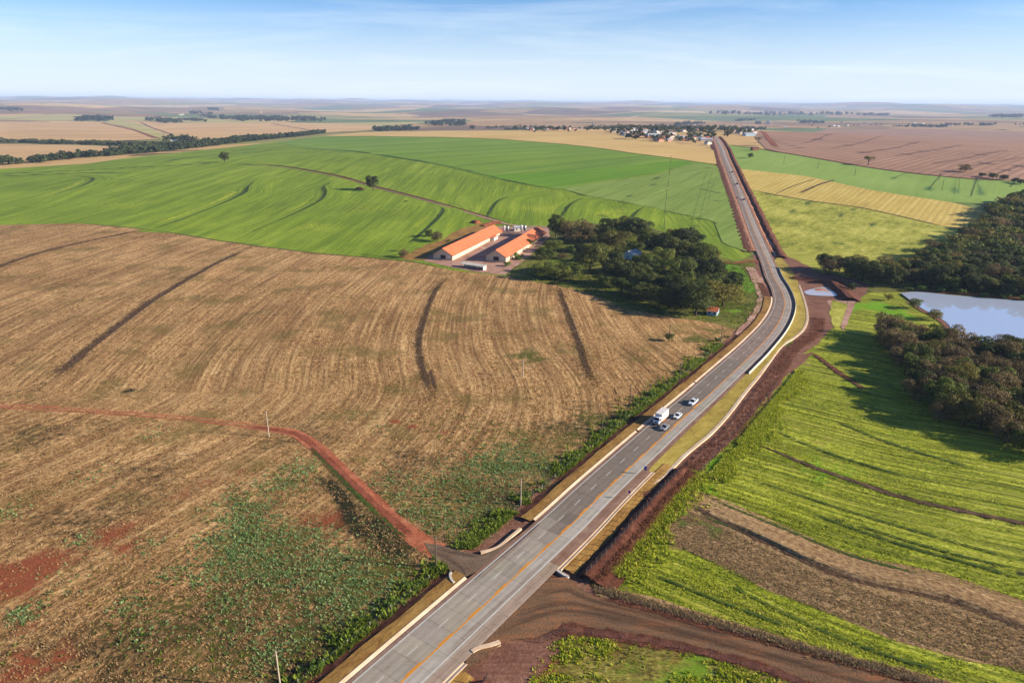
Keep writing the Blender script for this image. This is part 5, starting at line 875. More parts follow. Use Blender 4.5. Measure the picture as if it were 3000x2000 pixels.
def fill(poly, step, jit=.38, keep=1.0):
    poly = np.asarray(poly); lo, hi = poly.min(0), poly.max(0); nx = int((hi[0] - lo[0]) / step) + 1; ny = int((hi[1] - lo[1]) / (step * .87)) + 1
    gx, gy = np.meshgrid(np.arange(nx), np.arange(ny)); p = np.c_[(lo[0] + (gx + .5 * (gy % 2)) * step).ravel(), (lo[1] + gy * step * .87).ravel()] + rng.uniform(-jit, jit, (nx * ny, 2)) * step
    return p[inside(poly, p) & (rng.random(len(p)) < keep)]
def mass(name, pts, wf, kinds, hs=1.0, sub=850):
    """many far trees that read as one wood, joined"""
    out = {}
    for q in pts:
        k = kinds[TR.randrange(len(kinds))]; src = PROTO[k][TR.randrange(len(PROTO[k]))][0]
        if src.name not in MASSV:
            V = np.empty(len(src.vertices) * 3, np.float32); src.vertices.foreach_get('co', V); MASSV[src.name] = V.reshape(-1, 4, 3)
        V = MASSV[src.name]; 
        sb = 120 if k in ('far', 'fartall') else sub
        if len(V) > sb: g_ = 1.0 * (len(V) / sb) ** .42; V = V[rng.choice(len(V), sb, replace=False)]; V = V.mean(1, keepdims=True) + (V - V.mean(1, keepdims=True)) * g_
        V = V.reshape(-1, 3); s_ = wf() / (10.0 if k != 'fartall' else 6.4); a = rng.uniform(0, 6.28); c, n_ = math.cos(a), math.sin(a); h_ = hs * rng.uniform(.8, 1.15)
        out.setdefault(src.materials[0].name, []).append(np.c_[(V[:, 0] * c - V[:, 1] * n_) * s_ + q[0], (V[:, 0] * n_ + V[:, 1] * c) * s_ + q[1], V[:, 2] * s_ * h_ + float(hgt(*q)) - .3, np.full(len(V), rng.random())])
    A = []; mi = []; ms = []
    for i, (m, L) in enumerate(out.items()): A += L; mi += [i] * (sum(map(len, L)) // 4); ms.append(bpy.data.materials[m])
    A = np.vstack(A); me = mesh_np(name, A[:, :3], np.arange(len(A)).reshape(-1, 4)); o = link(name, me, ms); me.polygons.foreach_set('material_index', np.array(mi, np.int32))
    t = me.attributes.new('tint', 'FLOAT', 'POINT'); t.data.foreach_set('value', A[:, 3].astype(np.float32)); return tag(o, kind='stuff')
MASSV = {}
def build_woods():
    wood = PW([(1842, 614), (1900, 618), (2000, 634), (2060, 630), (2120, 598), (2190, 575), (2245, 532), (2275, 490), (2352, 460), (2420, 452), (2440, 560), (2440, 690), (2352, 683), (2200, 668), (2080, 662), (1990, 656), (1890, 632)])
    p = fill(wood, 9.0); 
    d = np.hypot(p[:, 0], p[:, 1]); p = p[np.argsort(d)]
    kinds = ['dense', 'dense', 'dense', 'mid', 'mid', 'olive', 'dense', 'brown']
    mass('dense_wood', p[130:], lambda: TR.uniform(10.5, 15), ('dense', 'dense', 'mid', 'olive', 'brown'), 1.0)
    for i, q in enumerate(p[:130]):
        k = kinds[TR.randrange(8)]; w = TR.uniform(10.5, 15.5) if math.hypot(*q) > 420 else TR.uniform(9, 13)
        zn = 'on the narrow tongue by the bare red ground' if q[0] < 235 else 'in the front row facing the pond' if i < 75 else 'behind the front row of the wood above the pond'
        tree(k, q, w, {'dense': 'dark green', 'mid': 'mid green', 'olive': 'yellow-olive', 'brown': 'brownish'}[k] + ' wood tree ' + zn, 'wood trees ' + zn + ', ' + k, hs=TR.uniform(.75, 1.1))
    # riparian trees below the pond, dry brown crowns
    low = PW([(2004, 768), (2050, 758), (2130, 792), (2225, 810), (2352, 826), (2440, 840), (2440, 1055), (2352, 1032), (2250, 1012), (2160, 980), (2098, 930), (2075, 862), (2024, 800)])
    for q in fill(low, 7.4):
        k = ['brown', 'brown', 'brown', 'mid', 'dense', 'brown', 'olive'][TR.randrange(7)]
        dl, _ = polydist(np.array([q]), np.vstack([low[-6:], low[:1]])); du, _ = polydist(np.array([q]), low[:5]); zn = 'at the crop edge' if abs(dl[0]) < 9 else 'on the pond side' if abs(du[0]) < 9 else 'in the middle'
        tree(k, q, TR.uniform(8.5, 12.5), {'brown': 'dry brown-crowned', 'mid': 'green', 'dense': 'dark', 'olive': 'olive'}[k] + ' tree ' + zn + ' of the belt below the pond', 'belt below the pond, ' + k + ', ' + zn, hs=TR.uniform(.9, 1.15))
    for px, py, w, k, lb in [(2100, 708, 7, 'mid', 'green shrubby tree on the near pond bank'), (2145, 735, 7, 'olive', 'olive tree leaning over the pond edge'), (1955, 668, 6, 'dense', 'small dark tree at the end of the earth bank by the mud pool'), (2165, 790, 6, 'brown', 'thin bare tree at the pond shore'), (2040, 690, 5, 'olive', 'low olive shrub by the pond track')]:
        tree(k, at(px, py), w, lb, hs=.9)
    # shore shrubs
    for px, py in [(2085, 668), (2120, 669), (2160, 672), (2210, 676), (2260, 681), (2310, 686), (2352, 690)]:
        tree('bush', at(px, py), TR.uniform(5, 7), 'low shrub along the far shore of the pond', 'shrubs along the far pond shore', 'bush', cat='bush')
build_woods()
def one(px, py, w, kind, label, hs=1.0, name='tree', cat='tree'): return tree(kind, at(px, py), w, label, None, name, hs, cat)
one(516, 373, 14, 'dense', 'small round dark tree alone on the left side of the wheat', 1.15)
one(857, 437, 15, 'dense', 'round dark tree beside the red mound on the farm track', 1.25)
one(1003, 556, 10, 'brown', 'ragged dark tree on the terrace left of the barns', .9); one(985, 545, 7, 'mid', 'small leaning tree next to the ragged tree left of the barns', 1.0)
one(928, 592, 8, 'brown', 'bare twiggy tree at the field corner left of the barns', .8); one(1030, 555, 4, 'bush', 'low bush on the grass above the left barn', .8, 'bush', 'bush'); one(932, 464, 4, 'bush', 'lone bush in the wheat beside the farm track', .9, 'bush', 'bush')
one(1994, 380, 15, 'umbrella', 'umbrella-shaped tree standing in the right green field', .85); one(1742, 328, 13, 'umbrella', 'bare spreading tree by the red track near the town', .8); one(1723, 364, 8, 'dense', 'tiny round tree in the far right green field', 1.0)
one(1537, 783, 4.2, 'mid', 'small dark tree alone in the stubble near the road', 1.0); one(2216, 396, 16, 'brown', 'brown bare tree on the edge of the ploughed field', .7)
for px, py, w in ((2255, 407, 9), (2280, 411, 11), (2305, 414, 10), (2330, 420, 9), (2345, 424, 9)): tree('dense', at(px, py), w, 'dark shrubby tree in the clump on the far right field edge', 'clump on the far right field edge', hs=.7)
for i in range(0, 34):
    if i in (0, 3, 6, 9, 13, 16, 18, 20, 24, 27, 30, 32): continue
    s = [82, 86, 90, 96, 112, 118, 122, 126, 130, 134, 138, 143, 150, 155, 160, 166, 172, 178, 184, 205, 214, 222, 228, 2, 8, 14, 20, 26, -6, -14, 60, 66, 72, 236][i]; q = rp(s, 16.2 + TR.uniform(-.7, 2.2))
    tree('bush', q, TR.uniform(2.2, 4.0) * (1.25 if 110 < s < 165 else 1), 'fresh green roadside bush left of the highway', 'bushes along the left verge', 'bush', TR.uniform(.7, 1.0), 'bush')

# ------------------------------------------------------------------ far trees
def far_line(name, pts, step, w, rows=1, spread=0.0, kinds=('far',), hs=1.0):
    L = resample(PW(pts), step); p = [q + np.array([TR.uniform(-1, 1), TR.uniform(-1, 1)]) * (spread + step * .3) for q in L for _ in range(rows)]
    return mass(name, p, lambda: w * TR.uniform(.75, 1.25), kinds, hs)
far_line('gallery_wood', [(-40, 381), (60, 375), (150, 366), (250, 358), (330, 352), (400, 345), (480, 336), (560, 326), (640, 318), (700, 312), (738, 307)], 8, 13, 3, 10, hs=.9)
far_line('gallery_wood', [(-40, 328), (60, 328), (150, 331), (250, 333), (330, 336), (400, 338), (460, 332)], 8, 12, 3, 10, hs=.85)
far_line('gallery_wood', [(300, 350), (360, 342), (420, 338), (480, 331), (540, 325), (600, 318)], 8, 13, 5, 30, hs=.9)
far_line('gallery_wood', [(385, 327), (395, 325), (420, 326), (450, 329)], 14, 17)
def clump(name, pts, n, w, kind='far', hs=1.0):
    """a far-off wood that reads as one mass"""
    src = PROTO[kind][0][0]; V = np.empty(len(src.vertices) * 3, np.float32); src.vertices.foreach_get('co', V); V = V.reshape(-1, 4, 3)[::2]; V = (V.mean(1, keepdims=True) + (V - V.mean(1, keepdims=True)) * 1.4).reshape(-1, 3); poly = PW(pts); p = []
    lo, hi = poly.min(0), poly.max(0)
    while len(p) < n:
        q = rng.uniform(lo, hi, (n * 4, 2)); p += list(q[inside(poly, q)])
    out = []
    for q in p[:n]:
        k = w / 10 * rng.uniform(.7, 1.2); a = rng.uniform(0, 6.28); c, s_ = math.cos(a), math.sin(a); U = V * np.array([k, k, k * hs]); out.append(np.c_[U[:, 0] * c - U[:, 1] * s_ + q[0], U[:, 0] * s_ + U[:, 1] * c + q[1], U[:, 2] + float(hgt(*q)) - .5])
    V = np.vstack(out); return tag(link(name, mesh_np(name, V, np.arange(len(V)).reshape(-1, 4)), M['leaf_far']), kind='stuff')
for pts, n, w in [(a_, int(b_ * 1.9), c_ * 1.35) for a_, b_, c_ in [([(168, 279), (200, 272), (235, 272), (260, 276), (240, 280)], 40, 26), ([(335, 277), (365, 276), (425, 283), (380, 284)], 22, 22), ([(405, 276), (470, 278), (480, 282)], 12, 18), ([(460, 268), (520, 271), (620, 273), (745, 276), (740, 280), (560, 280), (500, 275)], 70, 26), ([(430, 259), (490, 261), (485, 264), (440, 263)], 12, 24), ([(478, 252), (500, 253), (500, 256)], 6, 30), ([(858, 297), (945, 293), (948, 300), (870, 303)], 36, 16), ([(970, 285), (1010, 280), (1068, 280), (1070, 290), (1000, 290)], 40, 20), ([(945, 297), (962, 297), (960, 300)], 5, 14), ([(1075, 294), (1090, 294), (1090, 298)], 4, 12), ([(1625, 262), (1750, 261), (1900, 262), (2040, 264), (2040, 267), (1800, 266), (1640, 266)], 60, 34), ([(2270, 268), (2352, 266), (2450, 268), (2450, 273), (2290, 272)], 40, 34), ([(1690, 279), (1720, 273), (1735, 277)], 10, 18), ([(1832, 279), (1895, 279), (1895, 284), (1838, 284)], 24, 18), ([(0, 251), (60, 252), (60, 256), (10, 257)], 14, 22), ([(2088, 288), (2170, 288), (2180, 293), (2095, 293)], 36, 13), ([(2170, 286), (2290, 286), (2290, 289), (2180, 289)], 26, 13), ([(2310, 286), (2400, 286), (2400, 289)], 14, 12), ([(2045, 290), (2088, 290), (2085, 293)], 10, 10), ([(1700, 292), (1760, 295), (1755, 299), (1700, 298)], 26, 10)]]:
    clump('far_wood', pts, n, w, 'far', .8)
for i, (px, py, w) in enumerate([(1865, 290, 12), (1878, 296, 11), (1905, 293, 13), (1933, 283, 13), (1960, 290, 10), (1970, 290, 10), (1985, 285, 12), (2012, 288, 13), (2025, 287, 10), (2000, 288, 9)]): tree('far', at(px, py), w, 'lone dark tree on the far edge of the ploughed field', 'scattered trees beyond the ploughed field', parts=False)

# ------------------------------------------------------------------ town on the ridge
HS = []
def house_proto(w, d, h, rh, wall, roof, hip=False):
    mb = MB(); mb.box(-w / 2, w / 2, -d / 2, d / 2, -1.5, h)
    if not hip: mb.add([(-w / 2 + .01, -d / 2, h), (-w / 2 + .01, d / 2, h), (-w / 2 + .01, 0, h + rh)], [(0, 2, 1)]); mb.add([(w / 2 - .01, -d / 2, h), (w / 2 - .01, d / 2, h), (w / 2 - .01, 0, h + rh)], [(0, 1, 2)])
    wm = mb.mesh('wall'); wm.materials.append(M[wall]); o = .5; b = MB(); i = w * .3 if hip else 0.0
    b.add([(-w / 2 - o, -d / 2 - o, h - .1), (w / 2 + o, -d / 2 - o, h - .1), (w / 2 + o - i, 0, h + rh), (-w / 2 - o + i, 0, h + rh), (-w / 2 - o, d / 2 + o, h - .1), (w / 2 + o, d / 2 + o, h - .1)], [(0, 1, 2, 3), (5, 4, 3, 2)] + ([(1, 5, 2), (4, 0, 3)] if hip else []))
    rm = b.mesh('roof'); rm.materials.append(M[roof]); wn = MB()
    for x in (-w * .3, w * .28): wn.box(x - .7, x + .7, -d / 2 - .03, -d / 2 + .05, .9, 2.1); wn.box(x - .7, x + .7, d / 2 - .05, d / 2 + .03, .9, 2.1)
    return wm, rm
for wv in ('wall_white', 'wall_cream', 'wall_white', 'wall_pink', 'wall_white', 'wall_brick'):
    for rv in ('roof_grey', 'roof_red', 'roof_brown'): HS.append(house_proto(TR.uniform(10, 15), TR.uniform(8, 10), TR.uniform(3.2, 4.2), TR.uniform(1.4, 2.4), wv, rv, TR.random() < .3))
def house(q, label, group=None, k=None, sc=1.0, rz=None):
    wm, rm = HS[TR.randrange(len(HS)) if k is None else k]; t = empty('house', (q[0], q[1], float(hgt(*q))), TR.choice([.35, .35 + math.pi / 2]) + TR.uniform(-.06, .06) if rz is None else rz); t.scale = (sc,) * 3
    for nm, me in (('wall', wm), ('roof', rm)): o = bpy.data.objects.new(nm, me); COL.objects.link(o); o.parent = t
    return tag(t, label, 'house', group)
def build_town():
    zones = [([(1180, 297), (1290, 294), (1420, 290), (1500, 292), (1500, 300), (1400, 304), (1290, 304), (1190, 301)], 58, 'white and pale house on the left side of the ridge town', 'left town houses'), ([(1400, 300), (1500, 300), (1560, 306), (1600, 318), (1560, 322), (1480, 316), (1400, 312)], 34, 'pale house in the near middle of the ridge town', 'middle town houses'), ([(1500, 288), (1620, 287), (1640, 300), (1560, 304), (1500, 300)], 36, 'small house among trees at the back of the ridge town', 'back town houses'), ([(1500, 318), (1635, 320), (1628, 333), (1510, 326)], 16, 'low house by trees where the highway enters the town', 'houses by the highway'), ([(1660, 300), (1720, 300), (1735, 312), (1670, 318)], 14, 'low grey house right of the highway at the town edge', 'right town houses')]
    used = []
    for pts, n, lb, gr in zones:
        poly = PW(pts); c = fill(poly, 17, .3); rng.shuffle(c)
        for q in c[:n]: house(q, lb, gr, sc=TR.uniform(.85, 1.25)); used.append(q)
    tz = [([(1150, 297), (1500, 288), (1500, 302), (1200, 305)], 220, 11, 'dark tree between the houses on the left of the town', 'left town trees'), ([(1400, 296), (1560, 288), (1640, 296), (1636, 333), (1618, 337), (1560, 333), (1500, 327), (1436, 320), (1400, 312)], 560, 13, 'dark tree between the houses in the middle of the town', 'middle town trees'), ([(1640, 290), (1740, 298), (1745, 312), (1660, 318)], 150, 13, 'dark tree right of the highway at the town edge', 'right town trees')]
    for pts, n, w, lb, gr in tz:
        poly = PW(pts); c = fill(poly, 7.0, .45); rng.shuffle(c); c = [q for q in c if min((np.hypot(*(q - u)) for u in used), default=99) > 5.2][:n]; mass('town_trees', c, lambda: w * TR.uniform(.7, 1.25), ('far',), 1.0)
    far_line('tree_row', [(1118, 296), (1150, 294), (1180, 293), (1210, 293), (1240, 294), (1262, 294)], 13, 12, 1, 3)
    far_line('skyline_trees', [(1550, 288), (1575, 286), (1600, 285), (1618, 285)], 8, 9, 2, 6, ('fartall', 'far'), .9)
    tree('fartall', at(1420, 292), 9, 'single tall tree above the town roofs', parts=False, hs=1.1)
    tree('far', at(1450, 320), 26, 'big dark round tree in front of the town houses', hs=.65, parts=False)
    tree('far', at(1465, 321), 20, 'dark tree joined to the big round one before the town', hs=.65, parts=False)
    # water tower, mast, sheds
    q = at(1360, 296); t = empty('water_tower', (q[0], q[1], float(hgt(*q)))); mb = MB(); mb.tube([(0, 0, 0), (0, 0, 15)], 1.6, 12); mb.build('shaft', M['steel'], t); mb = MB(); mb.tube([(0, 0, 15), (0, 0, 16), (0, 0, 24), (0, 0, 24.8)], [1.6, 2.5, 2.5, 1.0], 14); mb.build('tank', plain('tower_blue_grey', (72, 78, 96)), t); tag(t, 'slim dark water tower rising over the left of the town', 'water tower')
    q = at(1701, 300); t = empty('radio_mast', (q[0], q[1], float(hgt(*q)))); mb = MB()
    for a in range(3): c, s_ = math.cos(a * 2.094), math.sin(a * 2.094); mb.tube([(c * .7, s_ * .7, 0), (c * .25, s_ * .25, 46)], .12, 4)
    mb.build('frame', M['steel'], t); mb = MB()
    for i in range(22):
        z = 1 + i * 2; r0 = .7 - .45 * z / 46
        for a in range(3): b = (a + 1) % 3; mb.tube([(r0 * math.cos(a * 2.094), r0 * math.sin(a * 2.094), z), (r0 * math.cos(b * 2.094), r0 * math.sin(b * 2.094), z + 1.6)], .06, 3)
    mb.build('bracing', M['steel'], t); tag(t, 'thin lattice radio mast right of the highway at the town', 'mast')
    def shed(px, py, w, d, h, rh, label, wall='wall_white', roof='roof_grey', rz=.0):
        wm, rm = house_proto(w, d, h, rh, wall, roof); p = at(px, py); t = empty('shed', (p[0], p[1], float(hgt(*p))), rz)
        for nm, me in (('wall', wm), ('roof', rm)): link(nm, me, (), t)
        return tag(t, label, 'shed')
    shed(1764, 285, 46, 34, 12, 12, 'large white gabled grain shed on the far plain', rz=1.2); shed(1741, 285, 30, 18, 16, 3, 'dark silo block beside the white grain shed', 'dark', 'roof_brown', .1)
    shed(1805, 293, 18, 12, 3, 2, 'small white building out in the far field'); shed(1720, 312, 26, 14, 4, 2.5, 'pale blue shed at the right edge of the town', 'wall_blue', 'roof_grey', .3)
    shed(1600, 317, 20, 12, 4, 2, 'bluish roofed shed by the highway at the town', 'wall_blue'); shed(1622, 324, 22, 9, 3.5, 1.6, 'white roofed shed nearest the highway at the town', 'wall_white', 'roof_grey'); shed(1500, 316, 28, 16, 6, 2.5, 'large pale blue hall in the near middle of the town', 'wall_blue', 'roof_grey', .35)
    shed(1268, 300, 16, 9, 3.5, 1.6, 'lone low house at the left end of the town', 'wall_cream', 'roof_red'); shed(1733, 346, 10, 7, 4.5, 1, 'small brick hut in the far right green field', 'wall_brick', 'roof_brown', .2)
    for px, py in ((1915, 290), (1925, 291), (1945, 289), (2065, 289), (2120, 285), (2185, 288), (2100, 284)): house(at(px, py), 'far white farm building beyond the ploughed field', 'far farm buildings', 0, 1.3)
    for px, py in ((415, 265), (420, 264), (600, 259), (25, 253), (400, 326)): house(at(px, py), 'far white farmhouse on the left plain', 'far farmhouses on the left plain', 0, 1.6 if py < 300 else 1.0)
build_town()

# ------------------------------------------------------------------ farm buildings
def barn(A, B, W, label, hw=2.3, hr=6.6):
    """near and far right-hand ground corners"""
    A = np.array(A); B = np.array(B); L = np.hypot(*(B - A)); a = math.atan2(*(B - A)[::-1]); z = max(float(hgt(*A)), float(hgt(*B))); t = empty('barn', (A[0], A[1], z), a); mb = MB()
    # local x along the barn, y to its left
    mb.box(0, L, 0, .25, -1.5, .9); mb.box(0, L, W - .25, W, -1.5, .9); mb.box(0, .25, .25, W - .25, -1.5, hw); mb.box(L - .25, L, .25, W - .25, -1.5, hw)
    for x in (0.02, L - .02): mb.add([(x, 0, hw), (x, W, hw), (x, W / 2, hr)], [(0, 1, 2) if x > 1 else (0, 2, 1)])
    mb.build('wall', M['wall_cream'], t)
    c = MB(); c.box(.3, L - .3, .06, .12, .9, hw - .1); c.build('side_curtain', M['wall_white'], t); c = MB(); c.box(.3, L - .3, W - .12, W - .06, .9, hw - .1); c.build('side_curtain', M['wall_white'], t)
    n = int(L / 4.2)
    for i in range(n + 1): p = MB(); x = .1 + i * (L - .4) / n; p.box(x, x + .22, -.06, .1, -.5, hw); p.build('post', M['wall_cream'], t)
    o = 1.0; e = hw - o * (hr - hw) / (W / 2) * .6; rf = MB(); th = .12
    for (y0, z0, y1, z1) in ((-o, e, W / 2, hr), (W + o, e, W / 2, hr)):
        rf.add([(-.6, y0, z0), (L + .6, y0, z0), (L + .6, y1, z1 + .05), (-.6, y1, z1 + .05), (-.6, y0, z0 + th), (L + .6, y0, z0 + th), (L + .6, y1, z1 + .05 + th), (-.6, y1, z1 + .05 + th)], [(3, 2, 1, 0), (4, 5, 6, 7), (0, 1, 5, 4), (1, 2, 6, 5), (2, 3, 7, 6), (3, 0, 4, 7)])
    r = rf.build('roof', M['roof'], t); rd = MB(); rd.tube([(-.6, W / 2, hr + .15), (L + .6, W / 2, hr + .15)], .22, 6); rd.build('ridge_cap', M['roof'], r)
    d = MB(); d.box(-.06, .02, W * .35, W * .62, -.4, 2.2); d.build('door', M['dark'], t); d = MB(); d.box(-.05, .02, W * .08, W * .26, .8, 1.9); d.build('window', M['wall_white'], t)
    return tag(t, label, 'barn'), z
RB = lambda x, y: (940.8 + .15 * x, 501.8 + .15 * y)
bA, zA = barn(at(*RB(655, 648)), at(*RB(1415, 236)), 14.0, 'long orange-roofed barn on the left, nearest the wheat')
bB, zB = barn(at(*RB(1472, 678)), at(*RB(2085, 262)), 14.0, 'long orange-roofed barn on the right, half under grove trees')
def annex(x0, x1, parent, label):
    m = MB(); m.box(x0, x1, -3.2, -.1, -1, 2.0); o = m.build('annex', M['wall_white'], parent); m = MB(); m.add([(x0 - .3, -3.6, 2.02), (x1 + .3, -3.6, 2.02), (x1 + .3, -.05, 2.45), (x0 - .3, -.05, 2.45)], [(0, 1, 2, 3)]); m.build('annex_roof', M['roof'], o)
annex(72, 80, bA, ''); 
def silo(px, py, label):
    p = at(px, py); t = empty('feed_silo', (p[0], p[1], float(hgt(*p))))
    for k in (0, 1):
        y = k * 2.6; m = MB(); m.tube([(y, 0, 1.4), (y, 0, 2.4), (y, 0, 5.6), (y, 0, 6.5)], [.25, 1.15, 1.15, .2], 16); m.build('bin', M['steel'] if k else M['wall_white'], t, True)
        for a in range(4): m = MB(); c, s_ = math.cos(a * 1.57 + .78), math.sin(a * 1.57 + .78); m.tube([(y + c, s_, -.2), (y + c, s_, 3)], .06, 5); m.build('leg', M['steel'], t)
    return tag(t, label, 'silo')
silo(*RB(1450, 232), 'pair of white feed silos at the end of the left barn'); silo(*RB(1715, 222), 'pair of white feed silos beside the right barn')
def cottage(px, py, w, d, h, rh, wall, roof, label, rz=0.0, win=2, chimney=False):
    p = at(px, py); t = empty('house', (p[0], p[1], float(hgt(*p))), rz); wm, rm = house_proto(w, d, h, rh, wall, roof); link('wall', wm, (), t); r = link('roof', rm, (), t)
    for i in range(win):
        x = -w / 2 + (i + .5) * w / win; m = MB(); m.box(x - .55, x + .55, -d / 2 - .04, -d / 2 + .04, 1.0, 2.1); f = m.build('window', M['dark'], t); m = MB(); m.box(x - .65, x + .65, -d / 2 - .1, -d / 2 + .02, .86, .96); m.build('sill', M['wall_white'], f)
    m = MB(); m.box(w / 2 - .04, w / 2 + .04, -.5, .5, 0, 2.1); m.build('door', M['wood'], t); m = MB(); m.box(-w / 2 - .04, -w / 2 + .04, -.6, .6, .9, 2.0); m.build('window', M['dark'], t)
    return tag(t, label, 'house')
cottage(1637, 722, 5.0, 6.5, 2.7, 1.5, 'wall_blue', 'roof', 'little pale blue house with orange roof below the grove', rz=-.45)
cottage(1450, 592, 11, 11, 3.0, 2.6, 'wall_blue', 'roof_grey', 'house with pale grey gabled roof deep in the grove', rz=.9, win=3)
cottage(1587, 600, 6, 5, 2.6, 1.4, 'wall_cream', 'roof', 'small orange-roofed hut hidden at the back of the grove', rz=.4)
cottage(1190, 530, 7, 5, 3.0, 1.2, 'wall_white', 'roof_grey', 'small white service house behind the barns', rz=.2)
def low_tank():
    a, b = at(*RB(785, 745)), at(*RB(1125, 800)); L = np.hypot(*(b - a)); t = empty('open_shed', (a[0], a[1], float(hgt(*a))), math.atan2(*(b - a)[::-1])); m = MB(); m.add([(-.5, -.5, 2.3), (L + .5, -.5, 2.3), (L + .5, 4.2, 2.9), (-.5, 4.2, 2.9), (-.5, -.5, 2.4), (L + .5, -.5, 2.4), (L + .5, 4.2, 3.0), (-.5, 4.2, 3.0)], [(3, 2, 1, 0), (4, 5, 6, 7), (0, 1, 5, 4), (1, 2, 6, 5), (2, 3, 7, 6), (3, 0, 4, 7)]); m.build('roof', M['barrier'], t)
    m = MB(); m.box(0, L, 3.6, 3.8, -1, 2.7); m.build('back_wall', M['wall_cream'], t)
    for i in range(5): m = MB(); x = i * L / 4; m.box(x - .12, x + .12, 0, .24, -1, 2.35); m.build('post', M['wall_white'], t)
    m = MB(); m.box(L - .2, L, .3, 3.6, -1, 2.4); m.build('end_wall', M['wall_white'], t); tag(t, 'low open shed with white flat roof in front of the barns', 'shed')
low_tank()

# ------------------------------------------------------------------ poles, fences, signs
def pole(px, py, h, label, group=None, arm=True, mat='pole', r=.16):
    p = at(px, py); t = empty('utility_pole', (p[0], p[1], float(hgt(*p))), TR.uniform(-.2, .2) + .9); m = MB(); m.tube([(0, 0, -.5), (0, 0, h)], [r * 1.2, r * .75], 8); m.build('shaft', M[mat], t)
    if arm:
        m = MB(); m.box(-.9, .9, -.07, .07, h - .6, h - .45); a = m.build('crossarm', M['wood'], t)
        for x in (-.8, 0, .8): m = MB(); m.tube([(x, 0, h - .45), (x, 0, h - .2)], [.05, .03], 6); m.build('insulator', M['dark'], a)
    return tag(t, label, 'pole', group)
pole(618, 1003, 9.0, 'tall pale pole at the bend of the red dirt track'); pole(1201, 864, 7.0, 'pale pole standing in the middle of the stubble', r=.2); pole(1002, 1304, 8.5, 'dark pole at the mouth of the gravel side road', mat='wood'); pole(1196, 1160, 8.0, 'pale pole in weeds between track and highway'); pole(645, 1585, 9.0, 'pale pole cut by the bottom edge of the picture'); pole(1536, 785, 8, 'thin pole rising from the lone dark tree', mat='wood')
for px, py, h in ((1446, 930, 8), (1382, 990, 7), (1560, 880, 8), (1655, 790, 9)): pole(px, py, h, 'wooden pole in the bushes along the left verge', 'verge poles', mat='wood')
for px, py in ((1525, 527), (1527, 490), (1530, 457), (1534, 430), (1537, 402), (1540, 375)): pole(px, py, 10, 'tall power pole in the pale green wheat', 'power poles across the wheat', mat='wood', r=.24)
for px, py in ((1800, 378), (1878, 388), (1963, 404), (2156, 417), (2163, 438)): pole(px, py, 11, 'small power pole in the right green field', 'power poles in the right green field', mat='wood', r=.22)
def fence(pts, step, h, label, mat='wood', zadd=0.0, wires=3):
    L = resample(pts, step); q0 = L[0]; t = empty('fence', (q0[0], q0[1], float(hgt(*q0)))); b = t.location; m = MB(); m.tube([(0, 0, -.4), (0, 0, h)], .085, 5); pm = m.mesh('post'); pm.materials.append(M[mat]); P = []
    for q in L:
        z = float(hgt(*q)) + zadd; o = bpy.data.objects.new('post', pm); COL.objects.link(o); o.parent = t; o.location = (q[0] - b.x, q[1] - b.y, z - b.z); o.rotation_euler = (TR.uniform(-.06, .06), TR.uniform(-.06, .06), 0); P.append((q[0] - b.x, q[1] - b.y, z - b.z))
    for k in range(wires): m = MB(); zz = h * (.3 + .65 * k / max(1, wires - 1)); m.tube([(x, y, z + zz) for x, y, z in P], .012, 3); m.build('wire', M['steel'], t)
    return tag(t, label, 'fence')
fence([rp(s, -12.8) for s in range(45, 104, 3)], 2.4, 1.5, 'dark post fence on the bank right of the highway', zadd=1.45); fence([rp(s, -12.8) for s in range(-30, 12, 3)], 2.4, 1.5, 'dark post fence below the gravel side road junction', zadd=1.45)
fence([rp(s, -17.5) for s in range(104, 190, 4)], 4.5, 1.4, 'post fence along the red bank before the bend', zadd=.3)
fence(PW([(1376, 1362), (1400, 1371), (1484, 1395), (1582, 1424), (1654, 1444), (1799, 1482), (1956, 1526), (2040, 1549), (2300, 1622)]), 4.6, 1.4, 'post fence along the upper edge of the gravel side road')
fence(PW([(1240, 1476), (1295, 1450), (1379, 1460), (1484, 1477), (1568, 1492), (1743, 1537), (1850, 1574)]), 5.5, 1.3, 'sparse post fence along the lower edge of the gravel side road')
fence([rp(s, 15.4) for s in range(-40, 30, 5)], 6.0, 1.3, 'pale post fence in weeds left of the highway below the track', 'pole'); fence([rp(s, 15.4) for s in range(58, 230, 6)], 7.0, 1.3, 'pale post fence in weeds left of the highway above the track', 'pole')
def sign(s, off, h, kind, label):
    p = rp(s, off); t = empty('road_sign', (p[0], p[1], float(hgt(*p)) + .5), math.atan2(*(rp(s + 1, off) - p)[::-1])); m = MB(); m.tube([(0, 0, -.4), (0, 0, h)], .05, 6); m.build('post', M['steel'], t)
    if kind == 'rect': m = MB(); m.box(-.09, -.055, -.42, .42, h - 1.15, h + .05); pn = m.build('panel', M['sign_blue'], t); m = MB(); m.box(-.1, -.0905, -.36, .36, h - .6, h - .52); m.build('print', M['white_paint'], pn)
    else:
        m = MB(); m.tube([(-.055, 0, h), (-.085, 0, h)], .42, 20); pn = m.build('panel', M['sign_red'], t); m = MB(); m.tube([(-.086, 0, h), (-.092, 0, h)], .31, 20); m.build('print', M['sign_blue'] if kind == 'blue' else M['white_paint'], pn)
    return tag(t, label, 'sign')
sA = run_of(1492, 1091); sign(sA[0], -5.1, 2.7, 'rect', 'blue rectangular sign on the right shoulder'); sB = run_of(1449, 1146); sign(sB[0], -7.0, 2.4, 'blue', 'round blue sign by the gutter on the right'); sign(run_of(1770, 636)[0], 6.0, 3.0, 'rect2', 'small round sign left of the road beyond the bend')

